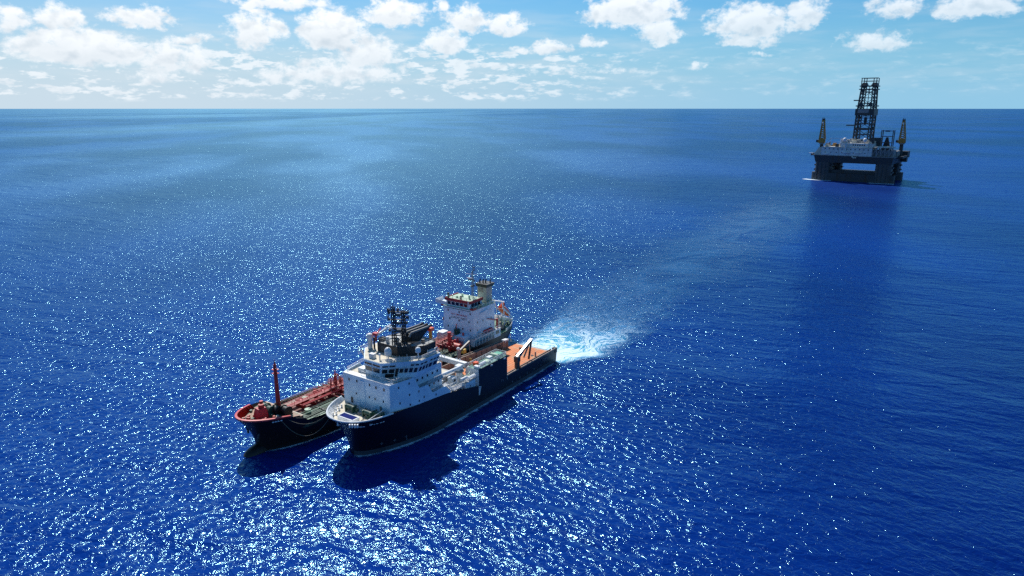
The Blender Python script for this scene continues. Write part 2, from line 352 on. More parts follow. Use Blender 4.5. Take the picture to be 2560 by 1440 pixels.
# ------------------------------------------------------------------ mesh builder
class MB:
    def __init__(s): s.v = []; s.f = []
    def add(s, vs, fs):
        k = len(s.v); s.v += [tuple(v) for v in vs]; s.f += [tuple(i + k for i in f) for f in fs]; return s
    def box(s, x0, x1, y0, y1, z0, z1):
        return s.prism([(x0, y0), (x1, y0), (x1, y1), (x0, y1)], z0, z1)
    def cbox(s, c, sx, sy, sz, rot=0.0):
        ca, sa = math.cos(rot), math.sin(rot)
        P = [(c[0] + ca * a * sx / 2 - sa * b * sy / 2, c[1] + sa * a * sx / 2 + ca * b * sy / 2) for a, b in ((-1, -1), (1, -1), (1, 1), (-1, 1))]
        return s.prism(P, c[2], c[2] + sz)
    def prism(s, poly, z0, z1, top=None):
        n = len(poly); top = top or poly
        vs = [(p[0], p[1], p[2] if len(p) > 2 else z0) for p in poly] + [(p[0], p[1], p[2] if len(p) > 2 else z1) for p in top]
        fs = [tuple(range(n - 1, -1, -1)), tuple(range(n, 2 * n))] + [(i, (i + 1) % n, n + (i + 1) % n, n + i) for i in range(n)]
        return s.add(vs, fs)
    def bar(s, p, q, w, h=None):
        p, q = Vector(p), Vector(q); h = h or w
        d = (q - p).normalized(); a = Vector((0, 0, 1)) if abs(d.z) < 0.95 else Vector((1, 0, 0))
        u = d.cross(a).normalized() * w / 2; v = u.cross(d).normalized() * h / 2
        vs = [p - u - v, p + u - v, p + u + v, p - u + v, q - u - v, q + u - v, q + u + v, q - u + v]
        return s.add(vs, [(3, 2, 1, 0), (4, 5, 6, 7), (0, 1, 5, 4), (1, 2, 6, 5), (2, 3, 7, 6), (3, 0, 4, 7)])
    def taper(s, p, q, w0, w1):
        p, q = Vector(p), Vector(q)
        d = (q - p).normalized(); a = Vector((0, 0, 1)) if abs(d.z) < 0.95 else Vector((1, 0, 0))
        u = d.cross(a).normalized(); v = u.cross(d).normalized(); vs = []
        for c, w in ((p, w0), (q, w1)):
            vs += [c + (-u - v) * w / 2, c + (u - v) * w / 2, c + (u + v) * w / 2, c + (-u + v) * w / 2]
        return s.add(vs, [(3, 2, 1, 0), (4, 5, 6, 7), (0, 1, 5, 4), (1, 2, 6, 5), (2, 3, 7, 6), (3, 0, 4, 7)])
    def tube(s, pts, r, n=6, r1=None):
        pts = [Vector(p) for p in pts]; rings = []
        for i, p in enumerate(pts):
            d = (pts[min(i + 1, len(pts) - 1)] - pts[max(i - 1, 0)]).normalized()
            a = Vector((0, 0, 1)) if abs(d.z) < 0.9 else Vector((1, 0, 0))
            u = d.cross(a).normalized(); v = u.cross(d)
            rr = r if r1 is None else r + (r1 - r) * i / (len(pts) - 1)
            rings.append([p + (u * math.cos(2 * math.pi * k / n) + v * math.sin(2 * math.pi * k / n)) * rr for k in range(n)])
        return s.loft(rings)
    def loft(s, rings, cap=True):
        n = len(rings[0]); vs = [v for r in rings for v in r]
        fs = [(i * n + k, i * n + (k + 1) % n, (i + 1) * n + (k + 1) % n, (i + 1) * n + k) for i in range(len(rings) - 1) for k in range(n)]
        if cap: fs += [tuple(range(n - 1, -1, -1)), tuple(range((len(rings) - 1) * n, len(rings) * n))]
        return s.add(vs, fs)
    def lathe(s, x, y, prof, n=14):
        return s.loft([[(x + r * math.cos(2 * math.pi * k / n), y + r * math.sin(2 * math.pi * k / n), z) for k in range(n)] for r, z in prof])
    def cyl(s, x, y, z0, z1, r, r2=None, n=14):
        return s.lathe(x, y, [(r, z0), (r if r2 is None else r2, z1)], n)
    def ball(s, c, r, rz=None, n=12, m=7):
        rz = rz or r
        return s.lathe(c[0], c[1], [(max(0.01, r * math.sin(math.pi * i / m)), c[2] - rz * math.cos(math.pi * i / m)) for i in range(m + 1)], n)
    def panel(s, a, b, c, d, t=0.03):
        a, b, c, d = (Vector(p) for p in (a, b, c, d))
        n = (b - a).cross(d - a).normalized() * t
        vs = [a - n, b - n, c - n, d - n, a + n, b + n, c + n, d + n]
        return s.add(vs, [(3, 2, 1, 0), (4, 5, 6, 7), (0, 1, 5, 4), (1, 2, 6, 5), (2, 3, 7, 6), (3, 0, 4, 7)])
    def grid(s, rows, closed=False):
        n = len(rows[0]); vs = [v for r in rows for v in r]
        fs = [(i * n + k, i * n + k + 1, (i + 1) * n + k + 1, (i + 1) * n + k) for i in range(len(rows) - 1) for k in range(n - 1)]
        return s.add(vs, fs)
    def build(s, name, m, parent=None, smooth=False, label=None, kind=None, fix=True):
        me = bpy.data.meshes.new(name); me.from_pydata(s.v, [], s.f)
        if fix:
            bm = bmesh.new(); bm.from_mesh(me); bmesh.ops.recalc_face_normals(bm, faces=bm.faces); bm.to_mesh(me); bm.free()
        me.materials.append(MATS[m] if isinstance(m, str) else m)
        if smooth:
            me.polygons.foreach_set('use_smooth', [True] * len(me.polygons))
            me.set_sharp_from_angle(angle=R(38))
        o = bpy.data.objects.new(name, me); COL.objects.link(o)
        if parent: o.parent = parent
        if label: o['label'] = label
        if kind: o['kind'] = kind
        return o
def thing(name, label, cat, loc=(0, 0, 0), rz=0.0, group=None):
    o = bpy.data.objects.new(name, None); COL.objects.link(o)
    o.location = loc; o.rotation_euler = (0, 0, rz); o['label'] = label; o['category'] = cat
    o.empty_display_size = 2.0
    if group: o['group'] = group
    return o
def tag(o, label, cat, group=None):
    o['label'] = label; o['category'] = cat
    if group: o['group'] = group
    return o
def lerp(a, b, t): return Vector(a) + (Vector(b) - Vector(a)) * t
def interp(x, tab):
    if x <= tab[0][0]: return tab[0][1]
    for (x0, y0), (x1, y1) in zip(tab, tab[1:]):
        if x <= x1: return y0 + (y1 - y0) * (x - x0) / (x1 - x0)
    return tab[-1][1]
def railing(parent, pts, h=1.1, rows=3, step=1.7, r=0.045, m='white_paint', name='railing'):
    b = MB(); pts = [Vector(p) for p in pts]
    for p, q in zip(pts, pts[1:]):
        n = max(1, round((q - p).length / step))
        for k in range(n + 1):
            c = p.lerp(q, k / n); b.bar(c, c + Vector((0, 0, h)), r * 1.5)
        for j in range(1, rows + 1):
            z = Vector((0, 0, h * j / rows)); b.bar(p + z, q + z, r * (2.0 if j == rows else 1.3))
    return b.build(name, m, parent)
WIN = {}
def window(parent, c, nrm, w, h, name='window', glass='dark_glass', frame='window_frame', shape='rect'):
    """one window with its frame, set on a wall: c centre, nrm outward direction"""
    key = (round(w, 2), round(h, 2), glass, frame)
    if key not in WIN:
        b = MB(); t = 0.07
        b.box(-w / 2 - t, w / 2 + t, -0.04, 0.03, -h / 2 - t, -h / 2); b.box(-w / 2 - t, w / 2 + t, -0.04, 0.03, h / 2, h / 2 + t)
        b.box(-w / 2 - t, -w / 2, -0.04, 0.03, -h / 2, h / 2); b.box(w / 2, w / 2 + t, -0.04, 0.03, -h / 2, h / 2)
        k = len(b.f); b.box(-w / 2, w / 2, -0.03, 0.012, -h / 2, h / 2)
        o = b.build(name, frame, parent, fix=False)
        o.data.materials.append(MATS[glass])
        for i, p in enumerate(o.data.polygons): p.material_index = 1 if i >= k else 0
        WIN[key] = o.data
    else:
        o = bpy.data.objects.new(name, WIN[key]); COL.objects.link(o); o.parent = parent
    n = Vector(nrm); o.location = c; o.rotation_euler = (0, 0, math.atan2(n.y, n.x) - math.pi / 2)
    return o
def flat_text(txt, parent, m, size, loc, nrm, name='lettering', tilt=0.0):
    """painted lettering: flat mesh letters a few millimetres proud of the wall"""
    cu = bpy.data.curves.new(name, 'FONT'); cu.body = txt; cu.size = size; cu.align_x = 'CENTER'; cu.align_y = 'CENTER'
    cu.extrude = 0.004; cu.space_character = 1.12; cu.offset = 0.012 * size
    o = bpy.data.objects.new(name, cu); COL.objects.link(o)
    dg = bpy.context.evaluated_depsgraph_get()
    me = bpy.data.meshes.new_from_object(o.evaluated_get(dg)); bpy.data.objects.remove(o)
    me.materials.clear(); me.materials.append(MATS[m]); me.name = name
    o = bpy.data.objects.new(name, me); COL.objects.link(o); o.parent = parent
    n = Vector(nrm)
    o.location = loc; o.rotation_euler = (math.pi / 2 - tilt, 0, math.atan2(n.y, n.x) + math.pi / 2)
    return o

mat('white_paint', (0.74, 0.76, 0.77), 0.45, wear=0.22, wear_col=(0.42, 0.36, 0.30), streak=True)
mat('cabin_white_skylit', (0.66, 0.82, 0.97), 0.45, wear=0.25, wear_col=(0.46, 0.47, 0.50), streak=True, scale=0.35)  # white paint with the blue of sky-lit shade put into its colour
mat('navy_hull', (0.0025, 0.004, 0.013), 0.42, wear=0.35, wear_col=(0.016, 0.012, 0.012), streak=True, scale=0.4)
mat('boot_band', (0.045, 0.055, 0.075), 0.5, wear=0.5, wear_col=(0.05, 0.04, 0.03), streak=True)
mat('black_hull', (0.012, 0.007, 0.006), 0.45, wear=0.5, wear_col=(0.05, 0.018, 0.010), streak=True, scale=0.4)
mat('black_paint', (0.010, 0.011, 0.013), 0.5, wear=0.3, wear_col=(0.03, 0.025, 0.022))
mat('grey_steel', (0.24, 0.25, 0.26), 0.5, wear=0.5, wear_col=(0.16, 0.09, 0.05), streak=True)
mat('dark_steel', (0.045, 0.05, 0.055), 0.5, wear=0.5, wear_col=(0.09, 0.05, 0.03))
mat('bright_steel', (0.62, 0.62, 0.62), 0.35, 0.6)
mat('deck_grey', (0.40, 0.41, 0.40), 0.7, wear=0.5, wear_col=(0.26, 0.19, 0.13))
mat('deck_cream', (0.60, 0.54, 0.42), 0.7, wear=0.4, wear_col=(0.38, 0.28, 0.18))
mat('deck_teal', (0.10, 0.26, 0.22), 0.65, wear=0.5, wear_col=(0.24, 0.26, 0.22))
mat('deck_dark', (0.030, 0.075, 0.050), 0.65, wear=0.6, wear_col=(0.07, 0.05, 0.03))
mat('worn_steel', (0.20, 0.20, 0.20), 0.45, wear=0.5, wear_col=(0.08, 0.06, 0.05))
mat('deck_green', (0.10, 0.22, 0.13), 0.65, wear=0.6, wear_col=(0.22, 0.13, 0.07))
mat('pale_green', (0.42, 0.56, 0.42), 0.65, wear=0.5, wear_col=(0.34, 0.24, 0.15))
mat('rust_red', (0.40, 0.035, 0.028), 0.5, wear=0.45, wear_col=(0.22, 0.05, 0.03))
mat('bright_red', (0.56, 0.04, 0.045), 0.42, wear=0.25, wear_col=(0.30, 0.06, 0.05))
mat('orange_paint', (0.78, 0.10, 0.018), 0.38, wear=0.2, wear_col=(0.5, 0.12, 0.05))
mat('tan_timber', (0.64, 0.20, 0.065), 0.75, wear=0.85, wear_col=(0.52, 0.38, 0.25), scale=0.11)
mat('salmon_deck', (0.40, 0.24, 0.17), 0.7, wear=0.9, wear_col=(0.20, 0.27, 0.19), scale=0.3)
mat('red_deck', (0.16, 0.035, 0.025), 0.7, wear=0.6, wear_col=(0.20, 0.12, 0.08), scale=0.4)
mat('tan_steel', (0.33, 0.25, 0.20), 0.6, wear=0.6, wear_col=(0.20, 0.10, 0.06), streak=True)
mat('beige_paint', (0.52, 0.46, 0.37), 0.5, wear=0.35, wear_col=(0.36, 0.25, 0.16), streak=True)
mat('yellow_paint', (0.60, 0.42, 0.06), 0.5, wear=0.35, wear_col=(0.25, 0.14, 0.06))
mat('machine_green', (0.02, 0.07, 0.05), 0.5, wear=0.4, wear_col=(0.05, 0.04, 0.03))
mat('bright_green', (0.05, 0.34, 0.22), 0.5, wear=0.3, wear_col=(0.2, 0.3, 0.25))
mat('rope_fibre', (0.15, 0.13, 0.10), 0.8)
mat('dark_glass', (0.006, 0.010, 0.018), 0.12, spec=0.6)
mat('pool_blue', (0.010, 0.018, 0.14), 0.9, spec=0.1, wear=0.2, wear_col=(0.02, 0.03, 0.10))
mat('window_frame', (0.55, 0.57, 0.60), 0.5)
mat('letter_white', (0.78, 0.78, 0.78), 0.5)
mat('letter_red', (0.40, 0.05, 0.09), 0.5)
mat('letter_dark', (0.03, 0.03, 0.06), 0.5)
mat('faint_white', (0.16, 0.17, 0.22), 0.6)
# ------------------------------------------------------------------ the support ship (local frame: +x bow, +y port, z up from the waterline)
def hull_grid(L0, stem, flare_pow, xa, p, q, B, sheer, cshift, levels, xs_fixed, nb=16, start=56.0):
    """rows of points (one per level) from stern to stem for one side"""
    rows = []
    for s in levels:
        sc_ = max(0.0, s); st = stem[0] + (stem[1] - stem[0]) * sc_ ** flare_pow
        a = xa[0] + (xa[1] - xa[0]) * sc_; pp = p[0] + (p[1] - p[0]) * sc_; qq = q[0] + (q[1] - q[0]) * sc_
        xs = list(xs_fixed) + [start + (st - start) * math.sin(math.pi / 2 * (k / nb)) for k in range(nb + 1)]
        row = []
        for x in xs:
            bb = B(x, sc_)
            y = bb if x <= a else bb * max(0.0, 1 - ((x - a) / (st - a)) ** pp) ** (1 / qq)
            row.append((x, y, s * sheer(x), cshift(x)))
        rows.append(row)
    return rows

VES = thing('supply_ship', 'navy blue supply ship with white superstructure, black mast house and orange aft deck', 'ship', (6.9, 214.5, 0), R(-124))
V_SHEER = [(0, 4.5), (28.7, 4.9), (28.72, 6.2), (42.4, 6.4), (55.6, 9.1), (65, 10.0), (76, 10.8), (87, 11.5)]
def v_sheer(x): return interp(x, V_SHEER)
def v_cs(x): t = min(1, max(0, (x - 74) / 12)); return 1.2 * t * t * (3 - 2 * t)
def v_hull():
    lev = [-0.12, 0, 0.14, 0.3, 0.5, 0.68, 0.84, 1.0]
    fx = [0.0, 5, 12, 20, 28.7, 28.72, 35, 42.4, 49]
    mk = lambda B, sh=v_sheer: hull_grid(0, (80.6, 86.2), 2.0, (58, 66), (1.6, 2.6), (1.8, 2.18), B, sh, v_cs, lev, fx)
    port = mk(lambda x, s: 9.3 - 0.35 * (1 - s) * max(0, (12 - x) / 12))
    stb = mk(lambda x, s: min(9.3, interp(x, [(0, 6.3), (5, 6.6), (26, 8.6), (34, 9.3), (90, 9.3)])), lambda x: 3.3 if x < 28.71 else v_sheer(x))
    b = MB()
    P = [[(x, y + c, z) for x, y, z, c in r] for r in port]; S = [[(x, -y + c, z) for x, y, z, c in r] for r in stb]
    b.grid(P); b.grid([r[::-1] for r in S])
    Pz = [r[0] for r in P if r[0][2] < 3.3]; Sz = [r[0] for r in S]
    b.add(Sz + [(0.0, 9.25, 3.3)] + Pz[::-1], [tuple(range(len(Sz) + len(Pz) + 1))])
    o = b.build('hull', 'navy_hull', VES, smooth=True)
    return P, S
VP, VS = v_hull()
def boot_band(P, parent, m, z0=0.02, z1=1.3, off=0.03):
    """paler band of paint along the waterline, following the shell"""
    b = MB(); lo, hi = [], []
    for i in range(len(P[0])):
        col = [r[i] for r in P]
        def at(z):
            for a, c in zip(col, col[1:]):
                if a[2] <= z <= c[2]:
                    t = (z - a[2]) / (c[2] - a[2]); return Vector(a).lerp(Vector(c), t)
            return Vector(col[-1])
        lo.append(at(z0)); hi.append(at(z1))
    out = []
    for row in (lo, hi):
        r2 = []
        for i, p in enumerate(row):
            d = row[min(i + 1, len(row) - 1)] - row[max(i - 1, 0)]; n = Vector((-d.y, d.x, 0)).normalized()
            if n.length == 0: n = Vector((1, 0, 0))
            if n.y * (1 if P[0][3][1] > 0 else -1) < 0: n = -n
            r2.append(p + n * off)
        out.append(r2)
    b.grid(out); return b.build('waterline_band', m, parent, smooth=True)
boot_band(VP, VES, 'boot_band')

def v_decks():
    # working deck of worn timber planks aft
    b = MB(); b.prism([(1.0, -6.0), (1.0, 9.0), (42.2, 9.0), (42.2, -8.9), (26, -8.2), (6, -6.3)], 2.9, 3.4)
    dk = b.build('aft_deck', 'tan_timber', VES)
    for k in range(14):                                             # plank strakes: raised battens along the deck
        y = -5.6 + k * 1.06
        MB().box(1.6 if -5 < y else 6, 28.4, y, y + 0.94, 3.4, 3.43).build('plank', 'tan_timber', dk)
    MB().tube([(0.75, -5.9, 2.75), (0.75, 8.7, 2.75)], 0.75, 12).build('stern_roller', 'grey_steel', VES, smooth=True)
    # well deck amidships and foredeck
    MB().prism([(42.2, -9.0), (42.2, 9.0), (56, 9.0), (56, -9.0)], 5.2, 5.6).build('well_deck', 'deck_grey', VES)
    n0 = [i for i, r in enumerate(VP[-1]) if r[0] > 70]
    top = [VP[-2][i] for i in n0]; tos = [VS[-2][i] for i in n0]
    poly = [(x - 0.12, y - 0.2) for x, y, z in top[:-1]] + [(top[-1][0] - 0.25, top[-1][1])] + [(x - 0.12, y + 0.2) for x, y, z in tos[-2::-1]]
    MB().prism(poly, 9.2, 9.7).build('foredeck', 'deck_cream', VES)
    # bow bulwark: inner wall and white cap rail
    for rows, nm in ((VP, 'bow_bulwark'), (VS, 'bow_bulwark')):
        ix = [i for i, p in enumerate(rows[-1]) if p[0] > 73.5]; e = [Vector(rows[-1][i]) for i in ix]; l = [Vector(rows[-2][i]) for i in ix]
        sg = 1 if rows is VP else -1; inn, low = [], []
        for i, p in enumerate(e):
            d = e[min(i + 1, len(e) - 1)] - e[max(i - 1, 0)]; n = Vector((d.y, -d.x, 0)).normalized() * sg
            inn.append(p + n * 0.16 - Vector((0, 0, 0.02))); low.append(Vector((l[i].x + n.x * 0.16, l[i].y + n.y * 0.16, 9.6)))
        b = MB(); b.grid([e, inn, low]); b.build(nm, 'white_paint', VES, smooth=True)
        MB().tube([p + Vector((0, 0, 0.03)) for p in e], 0.2, 8).build('cap_rail', 'white_paint', VES, smooth=True)
        for i in range(2, len(e) - 1):
            MB().bar(inn[i] - Vector((0, 0, 0.15)), low[i] + (low[i] - inn[i]) * 0.3, 0.14).build('bulwark_stay', 'white_paint', VES)
v_decks()

def v_cargo_rails():
    # port cargo rail: two cap rails with a dark gutter between them
    a = MB(); a.box(1.2, 21.2, 9.10, 9.34, 4.55, 4.95); a.box(22.6, 28.66, 9.10, 9.34, 4.6, 4.98); a.build('cap_rail', 'tan_steel', VES)
    a = MB(); a.box(2.0, 20.6, 8.1, 8.3, 4.4, 4.85); a.box(22.8, 28.6, 8.1, 8.3, 4.4, 4.85); a.build('inner_rail', 'tan_steel', VES)
    MB().box(1.2, 28.6, 8.32, 9.08, 3.4, 4.2).build('bulwark', 'dark_steel', VES)
    for k in range(12):
        MB().box(2.6 + k * 1.62, 2.72 + k * 1.62, 8.1, 9.08, 3.42, 4.5).build('bulwark_stay', 'tan_steel', VES)
    MB().prism([(0, 8.1), (1.2, 8.1), (1.2, 9.36), (0, 9.36)], 3.3, 4.9).build('stern_post', 'dark_steel', VES)
    # starboard cargo wall, higher, double
    w = MB(); w.prism([(5.5, -6.15), (26, -8.3), (26, -8.5), (5.5, -6.35)], 3.4, 6.1); w.build('cargo_wall', 'tan_steel', VES)
    w = MB(); w.prism([(5.5, -7.0), (26.5, -9.2), (26.5, -9.4), (5.5, -7.2)], 3.4, 6.25); w.build('cargo_wall', 'tan_steel', VES)
    MB().prism([(5.3, -6.0), (5.6, -7.3), (7.6, -7.5), (7.4, -6.2)], 5.9, 6.4).build('wall_cap', 'white_paint', VES)
    w = MB(); w.prism([(26, -8.25), (42.2, -8.7), (42.2, -8.9), (26, -8.5)], 3.4, 6.2); w.build('cargo_wall', 'tan_steel', VES)
    for k in range(9):
        t = k / 8; y = -6.05 - 2.15 * t; x = 6 + 19.5 * t
        MB().box(x, x + 0.2, y - 0.02, y + 0.16, 3.45, 5.9).build('wall_stiffener', 'tan_steel', VES)
    b = MB(); b.box(9.2, 11.0, -6.45, -6.28, 3.5, 5.4); b.build('door', 'dark_steel', VES)
    MB().ball((7.0, -6.15, 5.6), 0.18).build('lamp', 'letter_white', VES)
v_cargo_rails()

def v_casing():
    cs = MB(); cs.prism([(28.7, 5.4), (28.7, 9.32), (42.4, 9.32), (42.4, 5.4)], 5.0, 11.0)
    c = cs.build('side_casing', 'navy_hull', VES)
    MB().box(28.75, 42.36, 5.5, 9.2, 11.0, 11.05).build('top_deck', 'deck_teal', c)
    MB().box(28.63, 28.70, 8.9, 9.33, 3.5, 10.9).build('edge_strip', 'white_paint', c)
    MB().box(42.4, 42.47, 5.5, 9.34, 5.6, 11.0).build('front_plate', 'white_paint', c)
    MB().prism([(42.47, 9.28), (42.47, 9.36), (41.2, 9.36), (41.2, 9.28)], 5.6, 6.2, [(42.47, 9.28), (42.47, 9.36), (42.2, 9.36), (42.2, 9.28)]).build('bracket', 'white_paint', c)
    MB().prism([(42.0, 9.36), (42.47, 9.36), (42.47, 9.33), (42.0, 9.33)], 3.6, 6.0, [(41.3, 9.36), (42.47, 9.36), (42.47, 9.33), (41.3, 9.33)]).build('bracket', 'white_paint', c)
    railing(c, [(28.9, 5.55, 11.05), (42.2, 5.55, 11.05)], 1.15); railing(c, [(28.9, 5.55, 11.05), (28.9, 9.15, 11.05)], 1.15)
    railing(c, [(28.9, 9.15, 11.05), (42.2, 9.15, 11.05)], 1.15)
    # machinery on the casing top
    MB().box(29.4, 31.6, 6.3, 8.4, 11.05, 11.9).build('winch_bed', 'bright_green', c)
    MB().tube([(32.2, 6.2, 11.7), (32.2, 8.6, 11.7)], 0.62, 12).build('winch_drum', 'pale_green', c, smooth=True)
    MB().box(33.4, 35.0, 6.4, 7.6, 11.05, 11.9).build('locker', 'white_paint', c)
    MB().box(35.6, 37.2, 7.0, 8.6, 11.05, 11.6).build('hatch', 'pale_green', c)
    MB().tube([(37.6, 7.9, 11.5), (40.2, 7.9, 11.5)], 0.42, 12).build('air_tank', 'white_paint', c, smooth=True)
    MB().box(39.6, 40.9, 6.2, 7.3, 11.05, 12.1).build('locker', 'orange_paint', c, label='small orange red locker among white ones')
    MB().box(41.0, 42.1, 7.4, 8.9, 11.05, 11.7).build('locker', 'white_paint', c)
    for x in (30, 34.5, 38):
        MB().tube([(x, 5.9, 11.05), (x, 5.9, 11.8), (x + 0.35, 5.9, 11.95)], 0.16, 8).build('vent_pipe', 'white_paint', c, smooth=True)
    for x in (36.2, 29.8): MB().box(x, x + 0.8, 9.33, 9.62, 10.4, 10.75).build('fairlead', 'white_paint', c)
v_casing()

def ring(pts, z): return [(p[0], p[1], z) for p in pts]
def v_superstructure():
    # white shell carried up from the sheer line; its top steps down aft in two slopes
    prof = [(54.5, 9.2), (56.5, 11.2), (61.5, 11.2), (63.2, 13.9), (66.3, 14.1), (68.1, 17.4), (75.0, 17.4)]
    xs = sorted(set([p[0] for p in prof] + [58, 65, 70, 72.5]))
    def yb(x, z):
        s = min(1, z / v_sheer(x)); st = 80.6 + 5.6 * min(1, s) ** 2; a = 58 + 8 * s
        y = 9.3 if x <= 67 else 9.3 - 1.5 * ((x - 67) / 8.0) ** 1.4
        return y
    b = MB()
    for sg in (1, -1):
        lo = [(x, sg * yb(x, 9) + (0.02 if sg > 0 else 0), v_sheer(x) - (0.05 if x > 54.6 else 0.0)) for x in xs]
        hi = [(x, sg * yb(x, 17), interp(x, prof)) for x in xs]
        li = [(x, sg * (yb(x, 9) - 0.3), v_sheer(x) - 0.1) for x in xs]; hi2 = [(x, sg * (yb(x, 17) - 0.3), interp(x, prof)) for x in xs]
        b.grid([lo, hi, hi2, li])
    sup = b.build('side_shell', 'cabin_white_skylit', VES)
    # front wall, with shallow trunk up its middle
    f = MB(); f.box(74.72, 75.0, -7.8, 7.8, 9.6, 17.4); fr = f.build('front_wall', 'cabin_white_skylit', VES)
    MB().box(75.0, 75.22, -1.8, -0.4, 9.7, 16.6).build('trunk', 'cabin_white_skylit', fr)
    for (y, z, w, h) in [(-5.7, 16, .42, .62), (-3.0, 16.1, .42, .62), (1.3, 16.1, .42, .62), (3.4, 15.9, .5, .7), (6.0, 15.95, .5, .7), (-3.4, 12.8, .36, .5), (1.0, 12.9, .36, .5), (2.9, 12.9, .36, .5), (5.6, 12.9, .36, .5)]:
        window(fr, (75.0, y, z), (1, 0, 0), w, h)
    MB().box(75.0, 75.06, -5.45, -4.7, 10.0, 11.5).build('door', 'dark_steel', fr)
    MB().box(75.0, 75.05, 4.3, 5.0, 9.9, 11.4).build('door', 'grey_steel', fr)
    for (x, z) in [(69.6, 13.5), (66.6, 13.4), (69.6, 16.4), (72.6, 16.2), (64.8, 11.3), (66.6, 10.9), (69.5, 10.9), (72.4, 12.2), (60.3, 10.3)]:
        y = yb(x, 17); dy = -1.5 * 1.4 / 8 * ((max(0, x - 67)) / 8) ** 0.4 if x > 67 else 0
        window(sup, (x, y + 0.01, z), (-dy, 1, 0), 0.36, 0.5)
    # the roof deck behind the bulwark and the two stepped side decks
    MB().prism([(56, -7.3), (56, 7.3), (66, 7.6), (74.7, 7.3), (74.7, -7.3)], 16.95, 17.25).build('bridge_deck', 'deck_cream', VES)
    MB().box(56, 66.2, 7.3, 9.0, 13.6, 13.8).build('side_deck', 'deck_grey', VES)
    MB().box(54.5, 62.4, 7.3, 9.0, 10.7, 10.9).build('side_deck', 'deck_grey', VES)
    # inner house aft of the shell
    ih = MB(); ih.box(55.5, 67.0, -7.2, 7.25, 10.9, 16.95); inh = ih.build('aft_house', 'cabin_white_skylit', VES)
    for k in range(5): window(inh, (57.2 + 1.9 * k, 7.25, 15.2), (0, 1, 0), 0.6, 0.6)
    for k in range(4): window(inh, (56.8 + 1.8 * k, 7.25, 12.3), (0, 1, 0), 0.55, 0.55)
    window(inh, (55.5, 3.0, 15.0), (-1, 0, 0), 0.8, 0.7); window(inh, (55.5, -2.0, 15.0), (-1, 0, 0), 0.8, 0.7)
    # bulwark cap plate on the front (broad white gutter) and rails
    MB().prism([(73.4, -7.5), (75.05, -7.75), (75.05, 7.75), (73.4, 7.6)], 17.25, 17.45).build('gutter_plate', 'white_paint', VES)
    railing(VES, [(73.9, -2.6, 17.4), (73.9, 7.3, 17.4)], 1.0, 2); railing(VES, [(73.9, 7.5, 17.4), (69.2, 8.9, 17.4)], 1.0, 3)
    railing(VES, [(73.9, -7.4, 17.4), (66, -8.9, 17.4), (60, -8.9, 17.2)], 1.0, 3)
    railing(VES, [(62.6, 9.0, 13.9), (57, 9.0, 13.8)], 1.0, 3); railing(VES, [(61.0, 9.15, 11.2), (55.5, 9.15, 11.0)], 1.0, 3)
    MB().box(70.6, 72.4, -5.2, -3.2, 17.25, 18.3).build('raft_canister', 'white_paint', VES)
    MB().box(72.4, 73.3, 2.8, 4.0, 17.25, 17.75).build('vent_box', 'white_paint', VES)
v_superstructure()

